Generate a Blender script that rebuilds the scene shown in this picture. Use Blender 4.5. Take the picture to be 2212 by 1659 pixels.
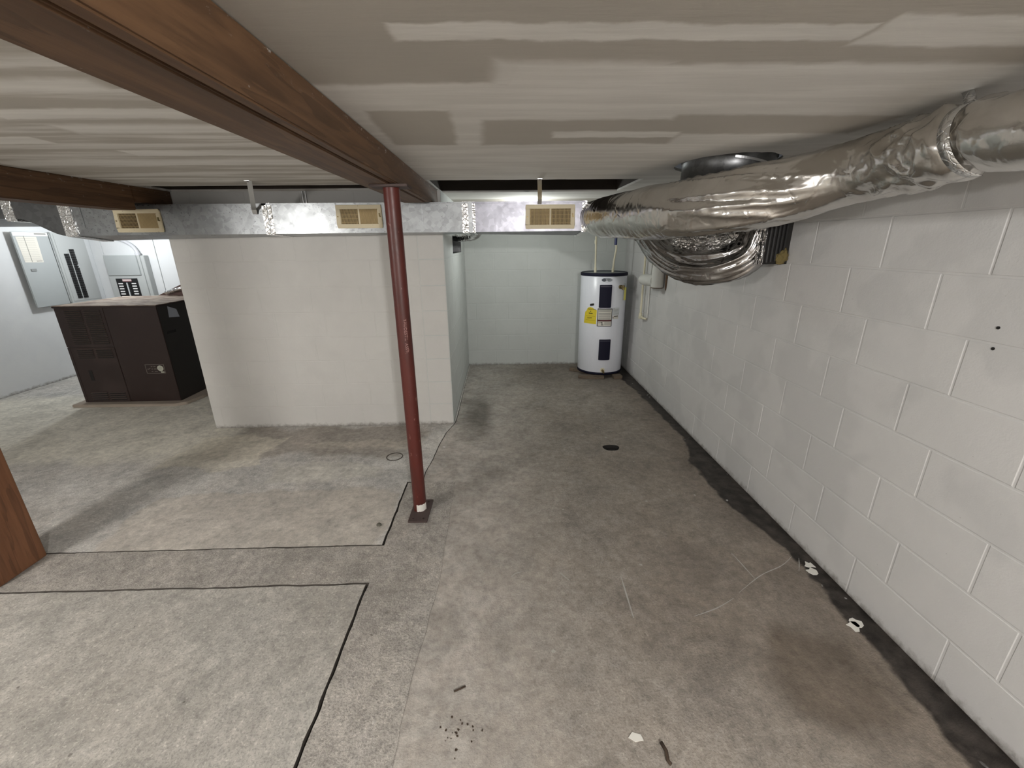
import bpy, bmesh, math, random
from mathutils import Vector, Matrix, noise
random.seed(7)
D = bpy.data
C = bpy.context.scene.collection
for o in list(D.objects): D.objects.remove(o)

# ------------------------------------------------------------------ camera
F_PX, YAW, PITCH, ROLL, CAM_H = 910.79, .0221, .3210, -.0102, 1.523
cy, sy = math.cos(YAW), math.sin(YAW)
Fv = Vector((sy*math.cos(PITCH), cy*math.cos(PITCH), -math.sin(PITCH)))
Rv = Vector((cy, -sy, 0)); Uv = Rv.cross(Fv)
R2 = math.cos(ROLL)*Rv + math.sin(ROLL)*Uv
U2 = -math.sin(ROLL)*Rv + math.cos(ROLL)*Uv
cd = D.cameras.new('camera'); cam = D.objects.new('camera', cd); C.objects.link(cam)
cd.sensor_fit = 'HORIZONTAL'; cd.sensor_width = 36; cd.lens = F_PX/2212*36
cd.clip_start = .02; cd.clip_end = 60
cam.matrix_world = Matrix((( R2.x, U2.x, -Fv.x, 0), (R2.y, U2.y, -Fv.y, 0), (R2.z, U2.z, -Fv.z, CAM_H), (0, 0, 0, 1)))
bpy.context.scene.camera = cam

# ------------------------------------------------------------------ light
sc = bpy.context.scene
sc.view_settings.view_transform = 'Standard'; sc.view_settings.look = 'None'
sc.view_settings.exposure = 1.55; sc.view_settings.gamma = 1; sc.view_settings.use_curve_mapping = False
w = D.worlds.new('world'); sc.world = w; w.use_nodes = True
w.node_tree.nodes['Background'].inputs[0].default_value = (.9, .95, 1, 1)
w.node_tree.nodes['Background'].inputs[1].default_value = .02
def bulb(name, loc, energy, rad, col=(1, .96, .9)):
    l = D.lights.new(name, 'POINT'); l.energy = energy; l.shadow_soft_size = rad; l.color = col
    o = D.objects.new(name, l); o.location = loc; C.objects.link(o); return o
bulb('ceiling_bulb_main', (-2.75, 0.0, 1.75), 46, .24, (1, .97, .93))
bulb('ceiling_bulb_behind', (.50, -1.3, 1.875), 72, .06, (1, .97, .94))
bulb('ceiling_bulb_far_behind', (-1.6, -2.4, 1.6), 8, .2, (1, .97, .94))  # added unseen fill lamp, softens and evens the light
bulb('ceiling_bulb_heater_room', (.25, 4.3, 1.70), 4.5, .08, (.96, 1, .97))
bulb('ceiling_bulb_electrical_room', (-4.55, 5.2, 1.72), 9, .07, (.93, .97, 1))

# ------------------------------------------------------------------ helpers
def tag(o, label=None, cat=None, group=None, kind=None):
    if label: o['label'] = label
    if cat: o['category'] = cat
    if group: o['group'] = group
    if kind: o['kind'] = kind
    return o
def empty(name, loc=(0, 0, 0)):
    o = D.objects.new(name, None); o.location = loc; o.empty_display_size = .05; C.objects.link(o); return o
def link(name, me, m, parent=None, smooth=False):
    o = D.objects.new(name, me); C.objects.link(o)
    if m and not me.materials: me.materials.append(m)
    if smooth:
        for p in me.polygons: p.use_smooth = True
    if parent:
        o.parent = parent
        o.matrix_parent_inverse = Matrix.Translation(-Vector(parent.location)) if parent.parent is None else Matrix.Translation(-(Vector(parent.location)))
    return o
class MB:
    def __init__(s): s.v = []; s.f = []
    def quad(s, *p):
        n = len(s.v); s.v += [tuple(q) for q in p]; s.f.append(tuple(range(n, n+len(p)))); return s
    def hexa(s, p):  # 8 pts: bottom 4 ccw, top 4
        n = len(s.v); s.v += [tuple(q) for q in p]
        for f in ((3, 2, 1, 0), (4, 5, 6, 7), (0, 1, 5, 4), (1, 2, 6, 5), (2, 3, 7, 6), (3, 0, 4, 7)): s.f.append(tuple(n+i for i in f))
        return s
    def box(s, x0, x1, y0, y1, z0, z1):
        return s.hexa([(x0, y0, z0), (x1, y0, z0), (x1, y1, z0), (x0, y1, z0), (x0, y0, z1), (x1, y0, z1), (x1, y1, z1), (x0, y1, z1)])
    def cyl(s, a, b, r0, r1=None, n=24, cap=True):
        if r1 is None: r1 = r0
        a = Vector(a); b = Vector(b); d = (b-a).normalized()
        u = d.orthogonal().normalized(); w_ = d.cross(u); k = len(s.v)
        for c, r in ((a, r0), (b, r1)):
            for i in range(n):
                t = 2*math.pi*i/n; s.v.append(tuple(c+(u*math.cos(t)+w_*math.sin(t))*r))
        for i in range(n):
            j = (i+1) % n; s.f.append((k+i, k+j, k+n+j, k+n+i))
        if cap: s.f.append(tuple(k+n-1-i for i in range(n))); s.f.append(tuple(k+n+i for i in range(n)))
        return s
    def lathe(s, cx, cy_, prof, n=48):
        k = len(s.v)
        for r, z in prof:
            for i in range(n):
                t = 2*math.pi*i/n; s.v.append((cx+r*math.cos(t), cy_+r*math.sin(t), z))
        for a in range(len(prof)-1):
            for i in range(n):
                j = (i+1) % n; s.f.append((k+a*n+i, k+a*n+j, k+(a+1)*n+j, k+(a+1)*n+i))
        return s
    def prism(s, poly, z0, z1):
        n = len(s.v); m = len(poly)
        s.v += [(x, y, z0) for x, y in poly]+[(x, y, z1) for x, y in poly]
        s.f.append(tuple(n+m-1-i for i in range(m))); s.f.append(tuple(n+m+i for i in range(m)))
        for i in range(m):
            j = (i+1) % m; s.f.append((n+i, n+j, n+m+j, n+m+i))
        return s
    def mesh(s, name):
        me = D.meshes.new(name); me.from_pydata(s.v, [], s.f); me.validate(); me.update(); return me
    def build(s, name, m, parent=None, bevel=0, smooth=False, seg=2):
        me = s.mesh(name)
        if bevel:
            bm = bmesh.new(); bm.from_mesh(me); bmesh.ops.remove_doubles(bm, verts=bm.verts, dist=1e-6)
            es = [e for e in bm.edges if len(e.link_faces) == 2 and e.calc_face_angle(0) > .5]
            bmesh.ops.bevel(bm, geom=es, offset=bevel, segments=seg, affect='EDGES', clamp_overlap=True)
            bm.to_mesh(me); bm.free()
        return link(name, me, m, parent, smooth)
def catmull(pts, n):
    out = []
    P = [pts[0]]+list(pts)+[pts[-1]]
    for i in range(1, len(P)-2):
        p0, p1, p2, p3 = [Vector(q) for q in P[i-1:i+3]]
        for k in range(n):
            t = k/n
            out.append(.5*((2*p1)+(-p0+p2)*t+(2*p0-5*p1+4*p2-p3)*t*t+(-p0+3*p1-3*p2+p3)*t**3))
    out.append(Vector(P[-2])); return out
def sweep(path, rad, nseg=48, disp=None, cap=True, up=Vector((0, 0, 1))):
    """path: list of Vector; rad: float or fn(i,t); disp fn(pos, t_len, angle)->dr"""
    m = MB(); L = 0; n = len(path); prev = None
    for i, p in enumerate(path):
        d = (path[min(i+1, n-1)]-path[max(i-1, 0)]).normalized()
        if i: L += (p-path[i-1]).length
        if prev is None: u = (up-d*up.dot(d)).normalized() if abs(up.dot(d)) < .99 else d.orthogonal().normalized()
        else: u = (prev-d*prev.dot(d)).normalized()
        prev = u; wv = d.cross(u)
        r0 = rad(i/(n-1)) if callable(rad) else rad
        for k in range(nseg):
            a = 2*math.pi*k/nseg; q = u*math.cos(a)+wv*math.sin(a)
            r = r0+(disp(p+q*r0, L, a) if disp else 0)
            m.v.append(tuple(p+q*r))
        if i:
            for k in range(nseg):
                j = (k+1) % nseg; b = (i-1)*nseg; c = i*nseg
                m.f.append((b+k, b+j, c+j, c+k))
    if cap:
        m.f.append(tuple(range(nseg-1, -1, -1))); m.f.append(tuple((n-1)*nseg+k for k in range(nseg)))
    return m
def text_verts(s, size):
    cu = D.curves.new('t', 'FONT'); cu.body = s; cu.size = size; cu.resolution_u = 2
    o = D.objects.new('t', cu); C.objects.link(o)
    dg = bpy.context.evaluated_depsgraph_get()
    me = D.meshes.new_from_object(o.evaluated_get(dg))
    v = [tuple(q.co) for q in me.vertices]; f = [tuple(p.vertices) for p in me.polygons]
    D.objects.remove(o); D.curves.remove(cu); D.meshes.remove(me)
    return v, f

# ------------------------------------------------------------------ node helper
class G:
    def __init__(s, name, rough=.6, metal=0., col=(.5, .5, .5), spec=.5):
        s.m = D.materials.new(name); s.m.use_nodes = True; s.nt = s.m.node_tree
        s.b = s.nt.nodes['Principled BSDF']
        s.set('Base Color', (*col, 1)); s.set('Roughness', rough); s.set('Metallic', metal); s.set('Specular IOR Level', spec)
    def n(s, t, **k):
        x = s.nt.nodes.new(t)
        for a, v in k.items(): setattr(x, a, v)
        return x
    def put(s, sock, v):
        if hasattr(v, 'links') or isinstance(v, bpy.types.NodeSocket): s.nt.links.new(v, sock)
        elif isinstance(v, tuple) and len(v) == 3 and sock.type == 'RGBA': sock.default_value = (*v, 1)
        else: sock.default_value = v
    def set(s, k, v): s.put(s.b.inputs[k], v)
    def pos(s): return s.n('ShaderNodeNewGeometry').outputs['Position']
    def obj(s): return s.n('ShaderNodeTexCoord').outputs['Object']
    def map(s, vec, sc=(1, 1, 1), loc=(0, 0, 0), rot=(0, 0, 0)):
        x = s.n('ShaderNodeMapping'); s.put(x.inputs[0], vec); x.inputs['Scale'].default_value = sc; x.inputs['Location'].default_value = loc; x.inputs['Rotation'].default_value = rot
        return x.outputs[0]
    def noise(s, vec, scale, detail=4, rough=.55, dist=0, col=False):
        x = s.n('ShaderNodeTexNoise'); s.put(x.inputs['Vector'], vec); x.inputs['Scale'].default_value = scale; x.inputs['Detail'].default_value = detail; x.inputs['Roughness'].default_value = rough; x.inputs['Distortion'].default_value = dist
        return x.outputs['Color' if col else 'Fac']
    def voro(s, vec, scale, feat='F1', out='Distance', rnd=1):
        x = s.n('ShaderNodeTexVoronoi', feature=feat); s.put(x.inputs['Vector'], vec); x.inputs['Scale'].default_value = scale; x.inputs['Randomness'].default_value = rnd
        return x.outputs[out]
    def ramp(s, f, stops, interp='LINEAR'):
        x = s.n('ShaderNodeValToRGB'); s.put(x.inputs[0], f); e = x.color_ramp.elements; x.color_ramp.interpolation = interp
        while len(e) < len(stops): e.new(.5)
        for i, (p, c) in enumerate(stops):
            e[i].position = p; e[i].color = (*c, 1) if isinstance(c, tuple) else (c, c, c, 1)
        return x.outputs[0]
    def mix(s, f, a, b, mode='MIX'):
        x = s.n('ShaderNodeMix', data_type='RGBA', blend_type=mode); s.put(x.inputs[0], f)
        s.put(x.inputs[6], (*a, 1) if isinstance(a, tuple) else a); s.put(x.inputs[7], (*b, 1) if isinstance(b, tuple) else b); return x.outputs[2]
    def m_(s, op, a, b=0., c=0., clamp=False):
        x = s.n('ShaderNodeMath', operation=op, use_clamp=clamp); s.put(x.inputs[0], a); s.put(x.inputs[1], b); s.put(x.inputs[2], c); return x.outputs[0]
    def mr(s, v, a, b, c=0., d=1., smooth=True):
        x = s.n('ShaderNodeMapRange', interpolation_type='SMOOTHSTEP' if smooth else 'LINEAR'); s.put(x.inputs[0], v)
        for i, q in ((1, a), (2, b), (3, c), (4, d)): s.put(x.inputs[i], q)
        return x.outputs[0]
    def xyz(s, v):
        x = s.n('ShaderNodeSeparateXYZ'); s.put(x.inputs[0], v); return x.outputs
    def add(s, a, b, sc=1.):
        k = s.n('ShaderNodeVectorMath', operation='MULTIPLY_ADD'); s.put(k.inputs[0], b); k.inputs[1].default_value = (sc, sc, sc); s.put(k.inputs[2], a); return k.outputs[0]
    def warp(s, v, scale, amt, detail=3):
        c = s.noise(v, scale, detail, col=True)
        k = s.n('ShaderNodeVectorMath', operation='SUBTRACT'); s.put(k.inputs[0], c); k.inputs[1].default_value = (.5, .5, .5)
        return s.add(v, k.outputs[0], amt)
    def bump(s, h, strength=.3, dist=.01, prev=None):
        x = s.n('ShaderNodeBump'); s.put(x.inputs['Height'], h); x.inputs['Strength'].default_value = strength; x.inputs['Distance'].default_value = dist
        if prev is not None: s.put(x.inputs['Normal'], prev)
        return x.outputs[0]
    def rect(s, X, Y, x0, x1, y0, y1, soft=.02):
        dx = s.m_('SUBTRACT', s.m_('ABSOLUTE', s.m_('SUBTRACT', X, (x0+x1)/2)), (x1-x0)/2)
        dy = s.m_('SUBTRACT', s.m_('ABSOLUTE', s.m_('SUBTRACT', Y, (y0+y1)/2)), (y1-y0)/2)
        return s.mr(s.m_('MAXIMUM', dx, dy), soft, -soft)
    def ell(s, X, Y, cx, cy_, rx, ry, soft=.3):
        a = s.m_('POWER', s.m_('DIVIDE', s.m_('SUBTRACT', X, cx), rx), 2.); b = s.m_('POWER', s.m_('DIVIDE', s.m_('SUBTRACT', Y, cy_), ry), 2.)
        return s.mr(s.m_('SQRT', s.m_('ADD', a, b)), 1+soft, 1-soft)

# ------------------------------------------------------------------ materials
def plain(name, col, rough=.5, metal=0., spec=.5, bump=0, bs=80, var=0.):
    g = G(name, rough, metal, col, spec)
    if var:
        f = g.noise(g.obj(), 6, 5); g.set('Base Color', g.mix(f, tuple(c*(1-var) for c in col), tuple(min(1, c*(1+var)) for c in col)))
    if bump: g.set('Normal', g.bump(g.noise(g.obj(), bs, 4), bump, .003))
    return g.m
def wall_paint(name, col, col2, blotch=.5, cool=None):
    g = G(name, .75, 0, col, .25); p = g.pos()
    b1 = g.mr(g.noise(g.warp(p, 3, .25), 1.9, 3), .46, .56)
    b2 = g.mr(g.noise(p, 7, 5), .35, .75)
    c = g.mix(g.m_('MULTIPLY', b1, blotch), col, col2)
    c = g.mix(g.m_('MULTIPLY', b2, .18), c, tuple(q*.86 for q in col))
    z = g.xyz(p)[2]
    dirt = g.m_('MULTIPLY', g.mr(g.m_('ADD', z, g.m_('MULTIPLY', g.noise(p, 25, 6, .7), .09)), .085, .035), .8)
    c = g.mix(dirt, c, (.16, .14, .12))
    sp = g.mr(g.voro(p, 14), .035, .02)
    c = g.mix(g.m_('MULTIPLY', sp, .35), c, (.3, .29, .28))
    g.set('Base Color', c)
    n1 = g.bump(g.noise(p, 160, 3, .6), .22, .002)
    g.set('Normal', g.bump(g.noise(p, 30, 5, .6), .25, .004, n1))
    return g.m
M = {}
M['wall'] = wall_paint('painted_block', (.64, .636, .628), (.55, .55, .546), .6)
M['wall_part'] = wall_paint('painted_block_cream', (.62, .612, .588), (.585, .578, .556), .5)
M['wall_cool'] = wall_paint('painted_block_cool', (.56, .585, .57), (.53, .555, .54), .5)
M['wall_white'] = wall_paint('painted_board_white', (.68, .70, .71), (.64, .66, .68), .5)

def concrete(name, ca, cb, cc, patch=None, rough_spots=.5, right=False, light=None, mott=True):
    g = G(name, .82, 0, ca, .3); p = g.pos(); o = g.xyz(p); X, Y = o[0], o[1]
    n1 = g.noise(g.warp(p, 1.5, .3), 1.6, 5, .6); n2 = g.noise(p, 9, 6, .65); n3 = g.noise(p, 120, 3, .7)
    c = g.mix(g.mr(n1, .35, .65), ca, cb)
    c = g.mix(g.m_('MULTIPLY', g.mr(n2, .45, .68), .5), c, cc)
    c = g.mix(g.m_('MULTIPLY', g.mr(g.noise(g.warp(p, 4, .2, 4), 4.3, 8, .72), .48, .62), .6), c, tuple(q*.72 for q in ca))
    c = g.mix(g.m_('MULTIPLY', g.mr(g.noise(g.map(p, (1, 1, 1), (5, 9, 0)), 38, 5, .75), .55, .68), .45), c, tuple(q*.62 for q in ca))
    c = g.mix(g.m_('MULTIPLY', g.mr(n3, .50, .60), .6), c, tuple(q*.55 for q in ca))
    c = g.mix(g.m_('MULTIPLY', g.mr(g.noise(p, 85, 2), .58, .68), .4), c, tuple(min(1, q*1.55) for q in ca))
    # paint drips and pin specks
    sp = g.m_('MULTIPLY', g.mr(g.voro(g.warp(p, 30, .02), 7.5), .07, .045), g.mr(g.noise(p, 1.3, 2), .46, .58))
    c = g.mix(g.m_('MULTIPLY', sp, .7), c, (.62, .61, .58))
    sp2 = g.mr(g.voro(g.warp(g.map(p, (1, 1, 1), (3.3, 1.7, 0)), 30, .02), 6), .04, .022)
    c = g.mix(g.m_('MULTIPLY', sp2, .6), c, (.07, .06, .05))
    if light:   # pale skim-coat spread over the slab
        for (x0, x1, y0, y1, s_, a, col) in light:
            wp = g.warp(g.map(p, (1, 1, 1)), 2.2, .55, 5); q = g.xyz(wp)
            c = g.mix(g.m_('MULTIPLY', g.rect(q[0], q[1], x0, x1, y0, y1, s_), a), c, col)
    rough = None
    if right:
        d = g.m_('SUBTRACT', 1.546, X)
        stops = [(.1, .14), (.8, .14), (.9, .15), (1.0, .125), (1.1, .11), (1.2, .10), (1.35, .115), (1.53, .095), (1.79, .085), (1.97, .145), (2.17, .185), (2.45, .19), (2.72, .20), (2.8, .15), (3.1, .075), (3.25, .085), (3.69, .095), (4.3, .11), (5.0, .2), (5.4, .25)]
        edge = g.m_('MULTIPLY', g.ramp(g.m_('DIVIDE', Y, 5.5), [(a/5.5, b/.3) for a, b in stops]), .3)
        edge = g.m_('ADD', edge, g.m_('MULTIPLY', g.m_('SUBTRACT', g.noise(p, 9, 4), .5), .09))
        wet = g.mr(g.m_('SUBTRACT', d, edge), .014, -.014)
        halo = g.mr(g.m_('SUBTRACT', d, edge), .28, 0.)
        dn = g.warp(p, 3, .25, 4); q = g.xyz(dn)
        damp = g.ell(q[0], q[1], 1.16, 1.1, .2, .2, .35)
        damp2 = g.ell(q[0], q[1], 1.0, 4.9, .9, .45, .6)
        damp3 = g.ell(q[0], q[1], .95, 1.45, .45, .35, .8)
        c = g.mix(g.m_('MULTIPLY', g.mr(g.m_('ADD', X, g.m_('MULTIPLY', n1, .8)), .3, 1.7), .45), c, (.19, .16, .13))
        c = g.mix(g.m_('MULTIPLY', g.mr(g.m_('ADD', X, g.m_('MULTIPLY', n2, .5)), .75, -.1), .85), c, g.mix(g.mr(n2, .4, .6), (.39, .36, .325), (.455, .43, .395)))
        c = g.mix(g.m_('MULTIPLY', halo, .35), c, (.14, .11, .085))
        c = g.mix(g.m_('MULTIPLY', damp3, .28), c, (.14, .11, .085))
        c = g.mix(g.m_('MULTIPLY', damp, .66), c, (.10, .078, .058))
        c = g.mix(g.m_('MULTIPLY', damp2, .35), c, (.12, .10, .08))
        wc = g.mix(g.mr(g.noise(p, 14, 5), .35, .7), (.016, .013, .011), (.055, .046, .04))
        wc = g.mix(g.mr(g.voro(g.warp(p, 40, .03), 16), .13, .08), wc, (.5, .5, .49)) if False else wc
        fl = g.m_('MULTIPLY', g.mr(g.voro(g.warp(g.map(p, (1.6, 1, 1)), 12, .06), 13), .16, .10), g.mr(g.noise(p, 3.5, 2), .52, .6))
        wc = g.mix(g.m_('MULTIPLY', fl, .8), wc, (.55, .55, .54))
        c = g.mix(wet, c, wc)
        rough = g.m_('SUBTRACT', .84, g.m_('MULTIPLY', wet, .42))
        c = g.mix(g.m_('MULTIPLY', g.ell(q[0], q[1], -.25, 3.7, .12, .5, .6), .6), c, (.10, .09, .075))
        g.set('Roughness', rough)
    lo1, hi1 = (.68, 1.28) if mott else (.80, 1.17)
    mo = g.ramp(g.noise(g.warp(p, 2.5, .35, 4), 3.2, 10, .74), [(.30, lo1), (.50, 1.), (.70, hi1)])
    mo2 = g.ramp(g.noise(g.map(p, (1, 1, 1), (7, 2, 0)), 24, 8, .75), [(.33, .74), (.5, 1.), (.66, 1.2)])
    c = g.mix(1., c, mo, 'MULTIPLY'); c = g.mix(1., c, mo2, 'MULTIPLY')
    g.set('Base Color', c)
    h = g.m_('ADD', g.m_('MULTIPLY', n2, .6), g.m_('MULTIPLY', n3, .5*rough_spots*2))
    nb = g.bump(h, .6*rough_spots*2, .008)
    g.set('Normal', nb); return g.m
pale = (.45, .43, .37)
M['slab_front'] = concrete('concrete_front_slab', (.45, .435, .40), (.375, .355, .32), (.50, .48, .44), rough_spots=.35, mott=False)
M['slab_mid'] = concrete('concrete_mid_slab', (.58, .57, .545), (.485, .46, .425), (.62, .605, .565), rough_spots=.35,
    light=[(-5.3, -2.3, 2.9, 4.4, .12, .8, (.70, .675, .59)), (-2.3, -.75, 2.9, 3.46, .05, .75, (.33, .295, .255)), (-2.5, -1.8, 2.75, 3.3, .02, .6, (.66, .625, .53)), (-2.2, -.7, 1.6, 2.42, .02, .6, (.46, .42, .365)), (-1.7, -.9, 2.55, 2.75, .02, .6, (.57, .555, .50)), (-1.6, -.7, 3.0, 3.12, .02, .55, (.55, .51, .44))])
M['slab_trench'] = concrete('concrete_trench_fill', (.43, .405, .37), (.36, .335, .30), (.48, .455, .425), rough_spots=.7)
M['slab_right'] = concrete('concrete_right_slab', (.335, .305, .27), (.27, .24, .205), (.385, .36, .33), rough_spots=.5, right=True)
M['joint'] = plain('joint_dirt', (.075, .065, .055), .95, var=.5)
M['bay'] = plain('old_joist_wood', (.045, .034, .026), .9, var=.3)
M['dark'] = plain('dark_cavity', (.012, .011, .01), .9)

# ceiling drywall with joint compound
def ceiling_mat():
    g = G('drywall_compound', .85, 0, (.5, .48, .45), .2); p = g.pos()
    ps = g.map(p, (.35, 1.6, 1))
    wp = g.warp(g.warp(p, 14, .03, 5), 2.2, .07, 4); o = g.xyz(wp); X, Y = o[0], o[1]
    st = g.noise(g.map(p, (.45, 5, 1)), 2.2, 5, .6)
    streak = g.mr(st, .42, .62)
    tan = (.40, .375, .34); lt = (.56, .545, .515)
    tanv = g.mix(g.noise(p, 2.5, 3), (.42, .395, .355), (.48, .45, .40))
    ltv = g.mix(g.mr(g.noise(g.map(p, (.8, 7, 1)), 2.5, 5), .35, .7), (.68, .665, .63), (.78, .765, .73))
    def box(*a): return g.rect(X, Y, *a)
    mid = box(-.62, 2.2, 1.27, 4.2, .02)
    mid = g.m_('MAXIMUM', mid, box(.02, 2.2, 1.15, 1.5, .02))
    for b in ((-.02, .40, 1.14, 1.30, .03), (-.21, .73, .965, 1.035, .008), (.74, 1.6, .93, 1.06, .012), (-1.55, -.9, 1.47, 1.575, .012), (-2.4, -1.72, 1.80, 1.92, .012), (-1.62, -.93, 2.04, 2.16, .012), (-2.4, -.66, 2.25, 2.4, .03), (-1.4, -1.0, 1.23, 1.34, .03), (-1.5, -.9, 1.64, 1.76, .03)):
        mid = g.m_('MAXIMUM', mid, g.m_('MULTIPLY', box(*b), .92))
    sub = box(-.42, -.16, 1.5, 1.96, .015)
    for b in ((-.06, .70, 1.61, 1.97, .02), (.58, 1.35, 1.56, 1.80, .02)): sub = g.m_('MAXIMUM', sub, box(*b))
    inner = box(.2, .69, 1.765, 1.86, .012)
    sub = g.m_('MULTIPLY', sub, g.m_('SUBTRACT', 1., inner))
    left = g.m_('MULTIPLY', g.mr(X, -.6, -.7), g.m_('MULTIPLY', streak, .8))
    mk = g.m_('MAXIMUM', g.m_('MULTIPLY', mid, g.m_('SUBTRACT', 1., g.m_('MULTIPLY', sub, .9))), left)
    c = g.mix(mk, tanv, ltv)
    g.set('Base Color', c)
    g.set('Normal', g.bump(g.m_('ADD', g.m_('MULTIPLY', mk, .35), g.m_('MULTIPLY', g.noise(g.map(p, (1, 6, 1)), 9, 5), .5)), .2, .006))
    return g.m
M['ceiling'] = ceiling_mat()

def wood(name, a, b, c, axis='Y', scale=1., rough=.6):
    g = G(name, rough, 0, a, .4); p = g.obj()
    s = {'Y': (14, 1.1, 14), 'Z': (14, 14, 1.1), 'X': (1.1, 14, 14)}[axis]
    wv = g.warp(g.map(p, s), .9, 1.2, 3)
    n = g.noise(wv, 1.6*scale, 6, .65); n2 = g.noise(g.map(p, tuple(q*3 for q in s)), 2, 4)
    rings = g.m_('FRACT', g.m_('MULTIPLY', g.noise(wv, .55*scale, 2), 9))
    k = g.mix(g.mr(n, .3, .7), a, b); k = g.mix(g.m_('MULTIPLY', g.mr(rings, .55, .95), .45), k, c)
    k = g.mix(g.m_('MULTIPLY', g.mr(n2, .5, .8), .4), k, c)
    g.set('Base Color', k); g.set('Normal', g.bump(n, .25, .004)); return g, k
g, k = wood('beam_wood', (.15, .08, .039), (.095, .049, .024), (.042, .022, .011))
o = g.xyz(g.pos()); fl = g.m_('MULTIPLY', g.mr(o[2], 1.86, 1.913), g.mr(g.noise(g.map(g.pos(), (1, 1, 2.5)), 26, 5, .7), .60, .68))
fl2 = g.mr(g.noise(g.map(g.pos(), (1, .6, 1)), 34, 3), .735, .76)
g.set('Base Color', g.mix(g.m_('MULTIPLY', g.m_('MAXIMUM', g.m_('MULTIPLY', fl, .8), g.m_('MULTIPLY', fl2, .3)), .8), k, (.62, .6, .56))); M['beam'] = g.m
M['post_wood'] = wood('post_wood', (.21, .095, .045), (.15, .065, .03), (.07, .03, .015), 'Z')[0].m
M['block_wood'] = wood('scrap_wood', (.17, .13, .095), (.11, .085, .06), (.05, .04, .03), 'X')[0].m

def galv(name, base, rough, fleck):
    g = G(name, rough, 1., base, .5); p = g.obj()
    v = g.voro(g.warp(p, 20, .02), 34, out='Color'); sp = g.xyz(v)[0]
    c = g.mix(g.m_('MULTIPLY', sp, .6), base, tuple(q*.6 for q in base))
    fk = g.mr(g.noise(g.map(p, (1, 1, 1.4)), 60, 3, .6), .60, .66)
    fk = g.m_('MULTIPLY', fk, g.mr(g.noise(p, 2.2, 2), .38, .55))
    c = g.mix(g.m_('MULTIPLY', fk, fleck), c, (.10, .10, .105))
    g.set('Base Color', c)
    g.set('Roughness', g.m_('ADD', rough-.08, g.m_('MULTIPLY', g.noise(p, 9, 4), .2)))
    g.set('Normal', g.bump(g.noise(p, 4, 3), .12, .02)); return g.m
M['galv'] = galv('galvanised_spangled', (.36, .375, .385), .30, .8)
M['galv_new'] = galv('galvanised_smooth', (.25, .25, .28), .32, .1)
M['galv_dull'] = galv('galvanised_dull', (.20, .205, .21), .36, .4)
M['strap'] = plain('strap_steel', (.72, .73, .74), .3, 1., var=.1)
def foil(name, col, rough, wr, sc, tint):
    g = G(name, rough, 1., col, .5); p = g.obj()
    n1 = g.noise(g.warp(p, 6, .12), sc, 5, .6); v = g.voro(g.warp(p, 8, .1), sc*1.3, feat='DISTANCE_TO_EDGE')
    c = g.mix(g.mr(g.noise(p, 3, 4), .4, .65), col, tint)
    dr = g.mr(g.noise(g.map(p, (1, 1, 1)), 46, 2), .73, .77)
    c = g.mix(g.m_('MULTIPLY', dr, .6), c, (.8, .79, .77)); g.set('Base Color', c)
    g.set('Roughness', g.m_('ADD', rough*.75, g.m_('MULTIPLY', n1, rough*.5)))
    h = g.m_('ADD', g.m_('MULTIPLY', n1, .7), g.m_('MULTIPLY', g.mr(v, 0., .12), .35))
    g.set('Normal', g.bump(h, wr, .012)); return g.m
M['foil'] = foil('foil_jacket', (.74, .72, .69), .22, .25, 7, (.60, .57, .53))
M['foil_crumpled'] = foil('foil_crumpled', (.66, .65, .64), .2, .9, 16, (.40, .37, .35))
M['foil_loop'] = foil('foil_loop', (.50, .49, .485), .15, .2, 6, (.30, .28, .27))
M['foil_tape'] = foil('foil_tape', (.88, .88, .87), .22, .5, 30, (.8, .8, .8))
g = G('register_cream', .5, 0, (.68, .60, .42)); p = g.obj()
rust = g.mr(g.noise(p, 55, 4, .7), .66, .71)
g.set('Base Color', g.mix(rust, (.68, .60, .42), (.13, .06, .02))); M['cream'] = g.m
M['louver'] = plain('louver_tan', (.50, .38, .20), .6, var=.3)
M['damper'] = plain('damper_brown', (.10, .075, .04), .7)
g = G('red_oxide_paint', .38, 0, (.10, .020, .014), .5); p = g.obj()
c = g.mix(g.mr(g.noise(g.map(p, (1, 1, .3)), 9, 5), .4, .7), (.095, .017, .012), (.062, .015, .011))
c = g.mix(g.m_('MULTIPLY', g.mr(g.noise(g.map(p, (1, 1, .5)), 60, 3), .68, .72), .5), c, (.33, .17, .14))
g.set('Base Color', c); g.set('Roughness', g.m_('ADD', .25, g.m_('MULTIPLY', g.noise(p, 25, 3), .3))); M['red'] = g.m
M['rust_plate'] = plain('rusty_plate', (.085, .06, .055), .7, .3, bump=.4, var=.4)
M['chalk'] = plain('chalk', (.42, .24, .22), .9)
M['white_paint'] = plain('white_paint', (.72, .71, .66), .6, var=.08)
M['enamel'] = plain('white_enamel', (.72, .74, .80), .28, var=.02)
M['navy'] = plain('navy_plastic', (.008, .008, .022), .6, spec=.2)
M['top_grey'] = plain('heater_top', (.20, .22, .23), .5)
M['paper'] = plain('paper_label', (.62, .60, .54), .7)
M['white_label'] = plain('white_label', (.62, .65, .66), .6)
M['yellow'] = plain('yellow_label', (.70, .56, .03), .6)
M['yellow_tag'] = plain('yellow_tag', (.62, .58, .13), .6)
M['ink'] = plain('black_ink', (.012, .012, .012), .6)
M['ink_grey'] = plain('grey_print', (.25, .25, .23), .7)
M['ink_red'] = plain('maroon_print', (.12, .02, .025), .6)
M['brass'] = plain('old_brass', (.22, .17, .08), .4, .8)
M['cpvc'] = plain('cpvc_cream', (.66, .62, .47), .45)
M['blue'] = plain('blue_pipe', (.02, .03, .12), .4)
M['pvc'] = plain('painted_pvc', (.60, .60, .57), .5, var=.08)
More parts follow.
